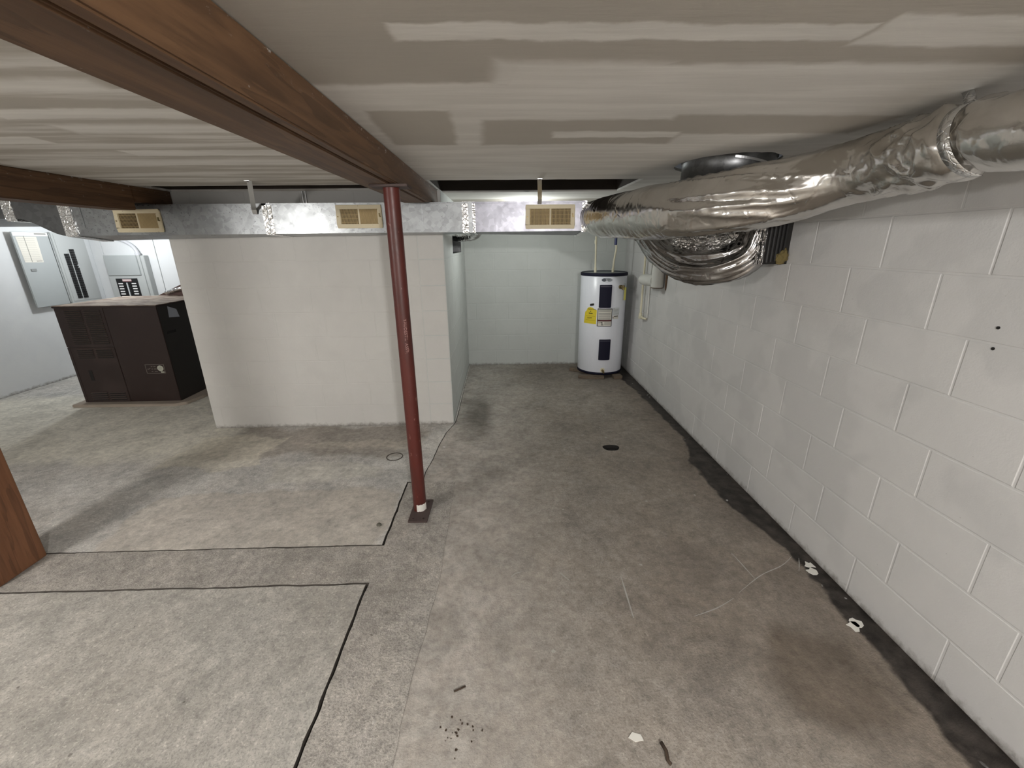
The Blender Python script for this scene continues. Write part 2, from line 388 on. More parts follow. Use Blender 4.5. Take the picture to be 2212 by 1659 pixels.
M['pipe_rust'] = plain('rust_stain', (.10, .055, .03), .9, var=.4)
g = G('brown_enamel', .5, 0, (.03, .02, .018), .4); p = g.obj()
sm = g.mr(g.noise(g.warp(g.map(p, (1, 1, 1), rot=(0, .6, 0)), 2.5, .35, 3), 3.2, 3), .5, .68)
g.set('Base Color', g.mix(g.m_('MULTIPLY', sm, .5), (.024, .0130, .0110), (.058, .040, .036))); g.set('Roughness', g.m_('ADD', .42, g.m_('MULTIPLY', sm, .3))); M['brown'] = g.m
M['brown_side'] = plain('brown_side', (.022, .018, .015), .5, var=.1)
g = G('dusty_top', .8, 0, (.4, .3, .24)); g.set('Base Color', g.mix(g.mr(g.noise(g.map(g.obj(), (2, 6, 1)), 3, 4), .45, .6), (.50, .41, .33), (.22, .15, .12))); M['dusty'] = g.m
M['pad'] = plain('pad_concrete', (.33, .28, .23), .85, bump=.4, var=.15)
M['panel_grey'] = plain('panel_grey', (.36, .385, .39), .45, var=.03)
M['panel_inner'] = plain('panel_inner', (.42, .44, .44), .45)
M['breaker'] = plain('breaker_black', (.010, .010, .011), .45)
M['insulation'] = plain('yellow_fibreglass', (.15, .115, .042), .95, bump=1., bs=60, var=.4)
M['stone'] = plain('pebble_stone', (.11, .105, .085), .8, bump=.5, var=.4)
M['twig'] = plain('dry_twig', (.05, .032, .02), .85)
M['conduit'] = plain('grey_conduit', (.50, .51, .54), .4)

# ------------------------------------------------------------------ setting
XR, YB, YP, XP1, XP2, XL, YBL, ZC, YREAR = 1.546, 5.395, 3.48, -2.54, -.447, -5.37, 5.95, 1.913, -3.4
CH = .2032
_bm = {}
def block_mesh(w_, h_, mat):
    key = (round(w_, 3), round(h_, 3), mat.name)
    if key in _bm: return _bm[key]
    c = .0022; pr = .0016; m = MB()
    def ring(i, y): return [(i, y, i), (w_-i, y, i), (w_-i, y, h_-i), (i, y, h_-i)]
    m.v = ring(0, .004)+ring(0, -pr+.0012)+ring(c, -pr)
    m.f = [(8, 9, 10, 11)]
    for a in (0, 4):
        for i in range(4):
            j = (i+1) % 4; m.f.append((a+i, a+j, a+4+j, a+4+i))
    me = m.mesh('block'); me.materials.append(mat); _bm[key] = me; return me
def block_wall(parent, org, ang, L, H, mat, phase, z0=-.01, u_max=None, holes=(), stack=()):
    """org: floor corner on the finished wall plane; u runs along ang; blocks sit a hair proud of the mortar bed"""
    u = Vector((math.cos(ang), math.sin(ang), 0)); g_ = .0036; rnd = random.Random(parent.name)
    k = 0; cnt = 0
    while z0+k*CH < H-.02:
        a, b = max(0, z0+k*CH), min(H, z0+(k+1)*CH); ph = phase(k) % .4064; s0 = ph-.4064 if ph > 0 else 0
        cuts = [0.]+[ph+i*.4064 for i in range(40) if .03 < ph+i*.4064 < L-.03]+[L]
        for i in range(len(cuts)-1):
            rects = [(cuts[i]+g_, cuts[i+1]-g_, a+g_ if a > 0 else a, b-g_)]
            for h in holes:
                nr = []
                for (p, q, r, s) in rects:
                    if q <= h[0] or p >= h[1] or s <= h[2] or r >= h[3]: nr.append((p, q, r, s)); continue
                    if p < h[0]: nr.append((p, h[0], r, s))
                    if q > h[1]: nr.append((h[1], q, r, s))
                    if r < h[2]: nr.append((max(p, h[0]), min(q, h[1]), r, h[2]))
                    if s > h[3]: nr.append((max(p, h[0]), min(q, h[1]), h[3], s))
                rects = nr
            for (p, q, r, s) in rects:
                if q-p < .01 or s-r < .01: continue
                o = D.objects.new('block', block_mesh(q-p, s-r, mat)); C.objects.link(o); o.parent = parent
                off = rnd.uniform(-.0004, .0004); ly = Vector((-math.sin(ang), math.cos(ang), 0))
                pt = Vector(org)+u*p+ly*off; o.location = (pt.x, pt.y, r); o.rotation_euler = (0, 0, ang); cnt += 1
        k += 1
    return cnt
def struct(name, mb, m, label=None):
    o = mb.build(name, m); o['kind'] = 'structure'
    if label: o['label'] = label
    return o

# floor: dirt bed, then poured slabs with open joints
fl = struct('floor', MB().box(XL-.1, XR+.1, YREAR-.1, YBL+.1, -.2, -.028), M['joint'], 'stained concrete basement floor with cut joints')
def jit(x, y, a=.005):
    n = noise.noise_vector(Vector((x*11, y*11, 3.7))); n2 = noise.noise_vector(Vector((x*47, y*47, 1.2)))
    return (x+n.x*a+n2.x*a*.6, y+n.y*a+n2.y*a*.6)
def ragged(poly, step=.03, fixed=()):
    out = []
    for i, (x, y) in enumerate(poly):
        x2, y2 = poly[(i+1) % len(poly)]; L = math.hypot(x2-x, y2-y)
        n = max(1, int(L/step)) if L < 9 else 1
        wallside = (abs(x-x2) < 1e-6 and (x < -5 or x > 1.5)) or (abs(y-y2) < 1e-6 and (y < -3 or y > 5.3))
        if wallside: n = 1
        for k in range(n):
            px, py = x+(x2-x)*k/n, y+(y2-y)*k/n
            out.append((px, py) if (px < -5.3 or px > 1.53 or py < -3.3 or py > 5.35) else jit(px, py))
    return out
def slab(name, poly, m, holes=(), z=0., step=.03):
    bm = bmesh.new(); edges = []
    for ring in [ragged(poly, step)]+list(holes):
        vs = [bm.verts.new((x, y, z)) for x, y in ring]
        edges += [bm.edges.new((vs[i], vs[(i+1) % len(vs)])) for i in range(len(vs))]
    bmesh.ops.triangle_fill(bm, use_beauty=True, use_dissolve=False, edges=edges)
    bmesh.ops.recalc_face_normals(bm, faces=bm.faces)
    if sum(f.normal.z for f in bm.faces) < 0: bmesh.ops.reverse_faces(bm, faces=bm.faces)
    r = bmesh.ops.extrude_edge_only(bm, edges=[e for e in bm.edges if len(e.link_faces) == 1])
    for q in r['geom']:
        if isinstance(q, bmesh.types.BMFace): q.material_index = 1
    for v in [q for q in r['geom'] if isinstance(q, bmesh.types.BMVert)]: v.co.z = -.03
    me = D.meshes.new(name); bm.to_mesh(me); bm.free()
    me.materials.append(m); me.materials.append(M['joint'])
    return link(name, me, m, fl)
JX, J1, J2 = -.656, 1.617, 1.885
crack = [(-.553, 2.52), (-.556, 2.641), (-.534, 2.843), (-.517, 3.074), (-.497, 3.273), (-.432, 3.515)]
slab('concrete_slab', [(XL, YREAR), (JX-.009, YREAR), (JX-.009, J1-.005), (XL, J1-.004)], M['slab_front'])
slab('concrete_slab', [(XL, J1+.003), (JX+.004, J1+.003), (JX+.004, YREAR), (-.345, YREAR), (-.36, 1.1), (-.318, 1.6), (-.33, 2.1), (-.333, 2.5), (-.55, 2.515), (JX+.004, 2.5), (JX+.007, J2-.005), (XL, J2-.005)], M['slab_trench'], z=.002)
slab('concrete_slab', [(XL, J2+.005), (JX-.008, J2+.005), (JX-.006, 2.515)]+[(x-.003, y) for x, y in crack]+[(-.432, YBL), (XL, YBL)], M['slab_mid'])
hole = [(.837+.064*math.cos(t)*(1+.08*math.sin(3*t)), 2.957+.055*math.sin(t)*(1+.1*math.cos(2*t))) for t in [2*math.pi*i/28 for i in range(28)]]
slab('concrete_slab', [(-.345, YREAR), (XR, YREAR), (XR, YB), (-.432, YB)]+[(x+.003, y) for x, y in reversed(crack)]+[(-.333, 2.5), (-.33, 2.1), (-.318, 1.6), (-.36, 1.1)], M['slab_right'], holes=[hole])
m = MB(); n = 28
m.v = [(x, y, -.002) for x, y in hole]+[(.837+(x-.837)*.93, 2.957+(y-2.957)*.93, -.0275) for x, y in hole]; m.f = [(i, (i+1) % n, n+(i+1) % n, n+i) for i in range(n)]+[tuple(n+i for i in range(n))]
m.build('drain_hole_lining', M['dark'], fl)
# old cleanout ring set flush in the slab
m = MB().lathe(-.831, 2.879, [(.062, -.001), (.062, .0035), (.055, .0035), (.055, .001)], 40); m.build('cleanout_ring', M['joint'], fl)
m = MB().lathe(-.831, 2.879, [(.055, .0005), (.0001, .0012)], 40); m.build('cleanout_lid', M['slab_mid'], fl)

SLOT_R = (-.466, .93, 2.98, 3.66); SLOT_L = (-2.43, -.655, 3.17, 3.47)  # left slot is an added recess standing in for shade on the ceiling
# ceiling with a ragged hole for the round duct
def ceiling():
    bm = bmesh.new(); edges = []
    hx, hy = 1.19, 2.45
    hl = [(hx+(.245+.012*noise.noise(Vector((math.cos(t)*4, math.sin(t)*4, 0))))*math.cos(t), hy+(.30+.015*noise.noise(Vector((math.cos(t)*6, math.sin(t)*6, 2))))*math.sin(t)) for t in [2*math.pi*i/64 for i in range(64)]]
    def slot(x0, x1, y0, y1):
        out = []
        c = [(x0, y0), (x1, y0), (x1, y1), (x0, y1)]
        for k in range(4):
            (a, b), (c2, d2) = c[k], c[(k+1) % 4]; nn = max(2, int(math.hypot(c2-a, d2-b)/.03))
            for q in range(nn):
                t = q/nn; px_, py_ = a+(c2-a)*t, b+(d2-b)*t; out.append((px_, py_+.010*noise.noise(Vector((px_*9, py_*9, 5)))) if k in (0, 2) and 0 < q else (px_, py_))
        return out
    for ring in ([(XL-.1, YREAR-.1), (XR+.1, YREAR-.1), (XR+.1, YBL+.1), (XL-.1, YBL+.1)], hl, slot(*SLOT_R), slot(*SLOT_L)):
        vs = [bm.verts.new((x, y, ZC)) for x, y in ring]; edges += [bm.edges.new((vs[i], vs[(i+1) % len(vs)])) for i in range(len(vs))]
    bmesh.ops.triangle_fill(bm, use_beauty=True, use_dissolve=False, edges=edges)
    r = bmesh.ops.extrude_face_region(bm, geom=list(bm.faces))
    for v in [q for q in r['geom'] if isinstance(q, bmesh.types.BMVert)]: v.co.z = ZC+.014
    bmesh.ops.recalc_face_normals(bm, faces=bm.faces)
    me = D.meshes.new('ceiling'); bm.to_mesh(me); bm.free()
    o = link('ceiling', me, M['ceiling']); o['kind'] = 'structure'; o['label'] = 'drywall ceiling with unpainted joint compound'
ceiling()
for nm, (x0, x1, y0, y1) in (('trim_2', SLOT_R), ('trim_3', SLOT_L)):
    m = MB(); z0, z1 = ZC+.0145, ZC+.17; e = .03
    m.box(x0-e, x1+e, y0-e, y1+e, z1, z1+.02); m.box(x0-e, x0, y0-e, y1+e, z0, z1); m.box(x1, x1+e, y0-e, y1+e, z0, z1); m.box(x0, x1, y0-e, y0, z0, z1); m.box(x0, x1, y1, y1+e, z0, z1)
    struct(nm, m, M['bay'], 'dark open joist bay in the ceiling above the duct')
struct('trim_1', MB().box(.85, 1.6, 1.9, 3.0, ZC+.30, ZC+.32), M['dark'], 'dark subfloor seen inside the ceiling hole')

wr = struct('wall_right', MB().box(XR, XR+.12, YREAR, YB+.12, -.05, ZC), M['wall'], 'white painted concrete block wall on the right')
def ph_r(k): return (5.395-1.335) if k % 2 else (5.395-1.485)
block_wall(wr, (XR, YB, 0), -math.pi/2, 4.85, ZC, M['wall'], ph_r, z0=-.0106)
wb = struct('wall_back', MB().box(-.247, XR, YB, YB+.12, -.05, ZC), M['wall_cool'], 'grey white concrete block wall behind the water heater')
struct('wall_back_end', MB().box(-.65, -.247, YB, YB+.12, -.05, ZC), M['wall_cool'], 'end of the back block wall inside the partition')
def ph_b(k): return (-.088+.447) if k % 2 == 0 else (.89+.447)
block_wall(wb, (XP2, YB, 0), 0, XR-XP2, ZC, M['wall_cool'], ph_b, z0=-.0048)
wp = struct('wall_partition', MB().box(XP1, -.65, YP, YP+.2, -.05, ZC), M['wall_part'], 'cream painted block partition wall facing the room')
phs = {0: -1.24, 1: -1.56, 2: -1.349, 3: -1.151, 4: -1.04, 5: -1.538, 6: -1.438, 7: -1.60, 8: -1.3, 9: -1.5}
block_wall(wp, (XP1, YP, 0), 0, -.65-XP1, ZC, M['wall_part'], lambda k: phs.get(k, -1.4)-XP1, z0=-.0091)
# side wall: its block ends show as a stacked column on the front face
HY0, HY1, HZ0, HZ1 = 4.12, 5.0, 1.44, 1.60
ws = MB(); ws.box(-.65, XP2, YP, HY0, -.05, ZC); ws.box(-.65, XP2, HY1, YB, -.05, ZC); ws.box(-.65, XP2, HY0, HY1, -.05, HZ0); ws.box(-.65, XP2, HY0, HY1, HZ1, ZC)
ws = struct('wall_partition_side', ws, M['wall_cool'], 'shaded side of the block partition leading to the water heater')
block_wall(ws, (XP2, YP, 0), math.pi/2, YB-YP, ZC, M['wall_cool'], lambda k: .2+.2*(k % 2), z0=-.0091, holes=[(HY0-YP, HY1-YP, HZ0, HZ1)])
block_wall(ws, (-.65, YP, 0), 0, -.65*-1+XP2, ZC, M['wall_part'], lambda k: 0., z0=-.0091)
struct('wall_left', MB().box(XL-.12, XL, YREAR, YBL+.12, -.05, ZC), M['wall_white'], 'white painted wall behind the grey breaker panel')
wl = struct('wall_back_left', MB().box(XL, -.65, YBL, YBL+.12, -.05, ZC), M['dark'], 'white board wall behind the small breaker panel')
for x0, x1 in ((XL, -5.232), (-5.226, -4.551), (-4.545, -3.33), (-3.325, -2.1), (-2.095, -.66)):
    MB().box(x0, x1, YBL-.012, YBL+.002, 0, ZC).build('wall_board', M['wall_white'], wl, bevel=.003)
struct('wall_rear', MB().box(XL-.1, XR+.1, YREAR-.12, YREAR, -.05, ZC), M['wall'], 'white block wall behind the viewer')

# ------------------------------------------------------------------ beams and posts
b1 = empty('wood_beam', (-.56, 2.0, 1.79)); tag(b1, 'brown laminated wood ceiling beam resting on the red steel post', 'beam')
def zb(y): return 1.781+.0042*y
for x0, x1, dz in ((-.648, -.507, -.002), (-.5035, -.472, .002)):
    m = MB(); ys = [YREAR, .5, 1.5, 2.5, 3.1, 3.16, 3.472]
    zz = [zb(y)+dz for y in ys[:5]]+[1.806, 1.806]
    for i in range(len(ys)-1):
        a, b = ys[i], ys[i+1]
        m.hexa([(x0, a, zz[i]), (x1, a, zz[i]), (x1, b, zz[i+1]), (x0, b, zz[i+1]), (x0, a, ZC), (x1, a, ZC), (x1, b, ZC), (x0, b, ZC)])
    me = m.mesh('beam_plank'); bm = bmesh.new(); bm.from_mesh(me); bmesh.ops.remove_doubles(bm, verts=bm.verts, dist=1e-5)
    bm.faces.ensure_lookup_table(); seen = {}; kill = []
    for f in bm.faces:
        key = tuple(sorted(v.index for v in f.verts))
        if key in seen: kill += [f, seen[key]]
        seen[key] = f
    bmesh.ops.delete(bm, geom=list(set(kill)), context='FACES')
    es = [e for e in bm.edges if len(e.link_faces) == 2 and e.calc_face_angle(0) > .8]
    bmesh.ops.bevel(bm, geom=es, offset=.004, segments=2, affect='EDGES'); bm.to_mesh(me); bm.free()
    link('beam_plank', me, M['beam'], b1)
b2 = empty('wood_beam', (-2.52, 2.0, 1.765)); tag(b2, 'dark brown wood beam crossing above the left register and breaker panels', 'beam')
m = MB(); m.box(-2.6, -2.44, YREAR, 3.12, 1.762, ZC); m.build('timber', M['beam'], b2, bevel=.005)
m = MB(); m.box(-2.6, -2.44, 3.12, 3.472, 1.812, ZC); m.build('notched_end', M['beam'], b2, bevel=.003)
wpst = empty('wood_post', (-2.5, 1.76, 0)); tag(wpst, 'square reddish brown wood post at the left edge of the floor', 'post')
m = MB(); m.box(-2.62, -2.395, 1.646, 1.872, .002, 1.762); m.build('shaft', M['post_wood'], wpst, bevel=.006)

sp = empty('steel_post', (-.512, 2.19, 0)); tag(sp, 'red painted round steel post bolted to the concrete floor', 'post')
m = MB().lathe(-.512, 2.19, [(.038, .014), (.038, 1.778)], 40); m.build('pipe', M['red'], sp, smooth=True)
m = MB().box(-.60, -.425, 2.13, 2.25, 1.778, zb(2.19)-.001); m.build('top_plate', M['rust_plate'], sp, bevel=.002)
def plate():
    bm = bmesh.new(); edges = []
    outer = [(-.561, 2.066), (-.452, 2.064), (-.448, 2.282), (-.560, 2.284)]
    rings = [outer]+[[(cx+.007*math.cos(t), cy_+.007*math.sin(t)) for t in [2*math.pi*i/12 for i in range(12)]] for cx, cy_ in ((-.536, 2.095), (-.476, 2.094), (-.474, 2.258), (-.535, 2.26))]
    for ring in rings:
        vs = [bm.verts.new((x, y, .003)) for x, y in ring]; edges += [bm.edges.new((vs[i], vs[(i+1) % len(vs)])) for i in range(len(vs))]
    bmesh.ops.triangle_fill(bm, use_beauty=True, edges=edges)
    r = bmesh.ops.extrude_face_region(bm, geom=list(bm.faces))
    for v in [q for q in r['geom'] if isinstance(q, bmesh.types.BMVert)]: v.co.z = .014
    bmesh.ops.recalc_face_normals(bm, faces=bm.faces)
    me = D.meshes.new('base_plate'); bm.to_mesh(me); bm.free(); link('base_plate', me, M['rust_plate'], sp)
plate()
# scraped white paint patch and chalk scrawl on the post
m = MB(); n = 14
for i in range(n):
    a = -1.9+i*(1.75/(n-1)); zt = .062+.006*noise.noise(Vector((i*.7, 0, 0))); zlo = .0155+(.018*noise.noise(Vector((i*.5, 4, 0)))**2)
    for z in (zlo, zt): m.v.append((-.512+.0385*math.cos(a), 2.19+.0385*math.sin(a), z))
m.f = [(2*i, 2*i+2, 2*i+3, 2*i+1) for i in range(n-1)]; tag(m.build('paint_patch', M['white_paint'], sp), 'bare white paint patch at the foot')
tv, tf = text_verts('YAUDESTIL  ASSY', .0215)
L = max(v[0] for v in tv); m = MB()
for x, y, z in tv:
    a = -1.30+(y/.038)*1.0-x*.35+.02*math.sin(x*90); m.v.append((-.512+.0384*math.cos(a), 2.19+.0384*math.sin(a), 1.165-x/L*.175))
m.f = tf; tag(m.build('chalk_writing', M['chalk'], sp), 'faint handwritten letters running down the post')

# ------------------------------------------------------------------ supply duct
sd = empty('supply_duct', (-1.2, 3.34, 1.7)); tag(sd, 'long galvanised sheet metal duct running under the ceiling beams', 'duct')
YD, ZT = 3.2, 1.803
def back_z(x):
    pts = [(-3.05, 1.575), (-2.4, 1.576), (-1.43, 1.597), (-.65, 1.607), (-.12, 1.595), (.62, 1.58)]
    for (a, b), (c, d) in zip(pts, pts[1:]):
        if x <= c: return b+(d-b)*max(0, (x-a))/(c-a)
    return pts[-1][1]
def front_z(x): return 1.601+(.012 if -1.7 < x < -.8 else .006)
def sect(x0, x1, m, name='duct_section'):
    mb = MB(); mb.hexa([(x0, YD, 1.606), (x1, YD, 1.606), (x1, 3.47, back_z(x1)), (x0, 3.47, back_z(x0)), (x0, YD, ZT), (x1, YD, ZT), (x1, 3.47, ZT), (x0, 3.47, ZT)])
    # top standing seam
    mb.box(x0, x1, YD-.006, YD+.004, ZT-.010, ZT+.001)
    return mb.build(name, m, sd)
sect(-2.95, -1.615, M['galv']); sect(-1.615, -.22, M['galv']); sect(-.22, .60, M['galv_new'])
def cleat(x0, x1, m, t=.006, name='joint_cleat'):
    mb = MB(); mb.box(x0, x1, YD-t, YD+.004, 1.602, ZT+.003); mb.hexa([(x0, YD, 1.600), (x1, YD, 1.600), (x1, 3.47, back_z(x1)-.006), (x0, 3.47, back_z(x0)-.006), (x0, YD, 1.606), (x1, YD, 1.606), (x1, 3.47, back_z(x1)), (x0, 3.47, back_z(x0))])
    return mb.build(name, m, sd, bevel=.0015)
cleat(-1.650, -1.617, M['foil_tape']); cleat(-1.612, -1.586, M['foil_tape'], .004)
cleat(-.268, -.225, M['foil_tape'], .005, 'foil_tape'); cleat(-.222, -.198, M['galv'], .008); cleat(-.196, -.176, M['foil_tape'], .004, 'foil_tape')
cleat(.578, .612, M['foil_tape'], .005, 'foil_tape')
cleat(-3.03, -2.985, M['foil_tape'], .006); cleat(-2.983, -2.945, M['foil_tape'], .010, 'foil_tape')
# left end: offset transition that flattens and widens toward the back
A = [(-3.02, YD, 1.604), (-3.02, 3.47, 1.575), (-3.02, 3.47, ZT), (-3.02, YD, ZT)]
Bq = [(-3.33, YD, 1.720), (-3.33, 3.95, 1.700), (-3.33, 3.95, 1.835), (-3.33, YD, 1.835)]
Cq = [(-4.3, YD, 1.722), (-4.3, 3.95, 1.702), (-4.3, 3.95, 1.835), (-4.3, YD, 1.835)]
mb = MB(); rings = []
for i in range(9):
    t = i/8; s = t*t*(3-2*t) if True else t
    rings.append([tuple(Vector(a).lerp(Vector(b), t)[k] if k == 0 else Vector(a).lerp(Vector(b), s)[k] for k in range(3)) for a, b in zip(A, Bq)])
for i in range(8):
    for k in range(4):
        mb.quad(rings[i][k], rings[i+1][k], rings[i+1][(k+1) % 4], rings[i][(k+1) % 4])
mb.build('transition', M['galv_dull'], sd)
mb = MB()
for k in range(4): mb.quad(Bq[k], Cq[k], Cq[(k+1) % 4], Bq[(k+1) % 4])
mb.quad(*Cq); mb.build('duct_section', M['galv_dull'], sd)
mb = MB(); mb.box(-3.40, -3.33, YD-.006, YD+.003, 1.716, 1.838); mb.box(-3.40, -3.33, YD, 3.95, 1.702, 1.716); mb.build('foil_tape', M['foil_tape'], sd)
for x, zb_ in ((-2.90, 1.655), (-.565, 1.648)):
    mb = MB(); mb.box(x-.018, x+.018, YD-.0035, YD, zb_, ZT); mb.cyl((x, YD-.0065, zb_+.03), (x, YD-.003, zb_+.03), .005, n=10); mb.build('screw_tab', M['galv'], sd)
for x, y in ((-3.12, 3.3),): pass
def hanger(name, top, knee, bot, label, w_=.016):
    t, k_, b = [Vector(q) for q in (top, knee, bot)]; m = MB(); X = Vector((w_, 0, 0)); T = Vector((0, .0018, 0))
    pts = [t+Vector((0, -.03, -.002)), t, k_, b]
    for p, q in zip(pts, pts[1:]):
        N = (q-p).cross(X).normalized()*.0012
        m.hexa([p-X-N, p+X-N, p+X+N, p-X+N, q-X-N, q+X-N, q+X+N, q-X+N])
    e = empty(name, (t.x, t.y, t.z)); tag(e, label, 'strap'); m.build('strap', M['strap'], e)
    MB().cyl(b+Vector((0, -.005, .012)), b+Vector((0, .0005, .012)), .0055, n=10).build('screw', M['rust_plate'], e)
    MB().cyl(t+Vector((0, -.018, -.008)), t+Vector((0, -.018, -.001)), .006, n=10).build('nail', M['rust_plate'], e)
hanger('duct_strap', (-1.567, 2.945, ZC-.001), (-1.695, 3.178, 1.762), (-1.70, 3.193, 1.735), 'galvanised hanger strap slanting from ceiling to duct beside the middle register')
hanger('duct_strap', (.254, 2.95, ZC-.001), (.277, 3.178, 1.812), (.277, 3.193, 1.786), 'short steel hanger strap above the register nearest the silver flex duct', .014)
MB().cyl((-1.42, 3.3, ZC), (-1.42, 3.3, ZT), .008, n=10)

def register(x0, x1, z0, z1, label, nl=15, half='open'):
    cx = (x0+x1)/2; e = empty('air_register', (cx, YD, z0)); tag(e, label, 'vent', 'cream registers along the duct')
    y = YD-.009; b = .030; bz = .027
    m = MB(); m.box(x0, x1, y, YD-.001, z1-bz, z1); m.box(x0, x1, y, YD-.001, z0, z0+bz); m.box(x0, x0+b, y, YD-.001, z0+bz, z1-bz); m.box(x1-b, x1, y, YD-.001, z0+bz, z1-bz)
    m.build('frame', M['cream'], e, bevel=.003)
    MB().box(cx-.005, cx+.005, y-.001, YD-.001, z0+bz, z1-bz).build('divider', M['cream'], e, bevel=.001)
    MB().box(x0+b, x1-b, YD-.0022, YD-.0008, z0+bz, z1-bz).build('damper', M['damper'], e)
    m = MB()
    for s, (a, c) in enumerate(((x0+b, cx-.005), (cx+.005, x1-b))):
        for i in range(nl):
            x = a+(c-a)*(i+.5)/nl; sh = .0022*(1 if s else -1)
            m.hexa([(x-.0012-sh, y+.001, z0+bz), (x+.0012-sh, y+.001, z0+bz), (x+.0012+sh, YD-.002, z0+bz), (x-.0012+sh, YD-.002, z0+bz), (x-.0012-sh, y+.001, z1-bz), (x+.0012-sh, y+.001, z1-bz), (x+.0012+sh, YD-.002, z1-bz), (x-.0012+sh, YD-.002, z1-bz)])
    o = m.build('louvers', M['louver'], e); o['kind'] = 'stuff'
    m = MB()
    for i in range(4):
        z = z0+bz+(z1-z0-2*bz)*(i+.5)/4; m.box(x0+b, x1-b, YD-.0035, YD-.0022, z-.0015, z+.0015)
    o = m.build('rear_louvers', M['louver'], e); o['kind'] = 'stuff'
    for sx in (x0+.011, x1-.011): MB().cyl((sx, y-.003, (z0+z1)/2), (sx, y, (z0+z1)/2), .0045, n=10).build('screw', M['brass'], e)
    MB().box(x1-b*.62, x1-b*.4, y-.008, y, (z0+z1)/2-.002, (z0+z1)/2+.022).build('lever', M['brass'], e)
register(-2.665, -2.350, 1.624, 1.774, 'rusty cream register with a clogged left half, near the breaker panels')
register(-1.144, -.829, 1.638, 1.790, 'cream register left of the red post in the shiny duct')
register(.180, .527, 1.622, 1.782, 'cream register nearest the silver flexible duct')

# ------------------------------------------------------------------ flexible ducts
def px(u, v, d):
    return Vector((0, 0, CAM_H))+(Fv+R2*((u-1106)/F_PX)+U2*((829.5-v)/F_PX))*d
fpts = [(.585, 3.325, 1.705), (.650, 3.30, 1.704), (.715, 3.03, 1.686), (.835, 2.58, 1.679), (.912, 2.25, 1.676), (1.045, 2.025, 1.694), (1.200, 1.895, 1.719), (1.335, 1.69, 1.768), (1.328, 1.468, 1.775), (1.300, 1.30, 1.780), (1.272, 1.155, 1.774), (1.265, 1.0, 1.771), (1.26, .5, 1.77), (1.26, -.6, 1.77)]
frad = [.094, .100, .126, .136, .133, .125, .122, .110, .107, .104, .092, .096, .10, .10]
NP = 26
path = catmull(fpts, NP)
def rr(t):
    q = t*(len(frad)-1); i = min(int(q), len(frad)-2); f = q-i; f = f*f*(3-2*f); return frad[i]*(1-f)+frad[i+1]*f
strap_y = 1.255
def fd(p, L, a):
    d = .0007*math.sin(2*math.pi*(L/.05)+a)*(.6+.6*noise.noise(p*3))
    d += .006*noise.noise(p*5)+.0025*noise.noise(p*15)
    k3 = math.exp(-((L-1.45)/.30)**2); q3 = 1-abs(noise.noise(Vector((math.cos(a-L*1.2)*2.6, math.sin(a-L*1.2)*2.6, L*1.3)))); d += k3*.022*(q3**4-.3)
    k = math.exp(-((p.y-1.40)/.20)**2)
    rd = 1-abs(noise.noise(Vector((p.x*14, p.y*9, p.z*15)))); d += k*(.020*rd*rd-.012+.010*noise.noise(p*28))
    d -= .026*math.exp(-((p.y-strap_y-(p.z-1.78)*.35)/.030)**2)
    k2 = math.exp(-((L-.75)/.35)**2); d += k2*.006*(1-abs(noise.noise(Vector((p.x*8, p.y*5, p.z*18)))))
    return d
def seg_resample(path, step):
    out = [path[0]]; acc = 0
    for a, b in zip(path, path[1:]):
        l = (b-a).length; s = 0
        while acc+(l-s) >= step:
            s += step-acc; acc = 0; out.append(a.lerp(b, s/l))
        acc += l-s
    return out
# radius must follow the original parameter: build lookup by nearest path index
Lcum = [0]
for a, b in zip(path, path[1:]): Lcum.append(Lcum[-1]+(b-a).length)
rp = seg_resample(path, .009)
Ltot = Lcum[-1]
def rL(t):
    s = t*Ltot; i = 0
    lo, hi = 0, len(Lcum)-1
    while hi-lo > 1:
        mid = (lo+hi)//2
        if Lcum[mid] <= s: lo = mid
        else: hi = mid
    return rr(lo/(len(Lcum)-1))
fx = empty('flexible_duct', (1.1, 2.3, 1.7)); tag(fx, 'long silver foil flexible duct running from the metal duct along the right wall', 'duct')
sweep(rp, rL, 72, fd).build('foil_jacket', M['foil'], fx, smooth=True)
# strap around the flexible duct, up to the ceiling
m = MB(); n = 30; c0 = Vector((1.290, strap_y, 1.778)); sp_ = []
for i in range(n):
    a = -1.5+i*(2.9/(n-1)); r = .094
    sp_.append(Vector((c0.x-r*math.cos(a), c0.y+.35*(r*math.sin(a)), c0.z+r*math.sin(a))))
sp_ += [Vector((c0.x+.005, c0.y+.06, 1.895)), Vector((c0.x+.01, c0.y+.075, ZC-.002))]
for p in sp_:
    for s in (-.017, .017): m.v.append((p.x, p.y+s, p.z))
m.f = [(2*i, 2*i+1, 2*i+3, 2*i+2) for i in range(len(sp_)-1)]
o = m.build('hanging_strap', M['foil_tape'], fx, smooth=True)
md = o.modifiers.new('s', 'SOLIDIFY'); md.thickness = .002
m = MB(); m.lathe(.0, .0, [(.1015, -.02), (.1035, .0), (.1015, .03)], 40)
cm = Matrix.Translation((.603, 3.325, 1.705)) @ Matrix.Rotation(math.pi/2, 4, 'Y')
m.v = [tuple(cm @ Vector(v)) for v in m.v]; m.build('foil_tape', M['foil_crumpled'], fx, smooth=True)

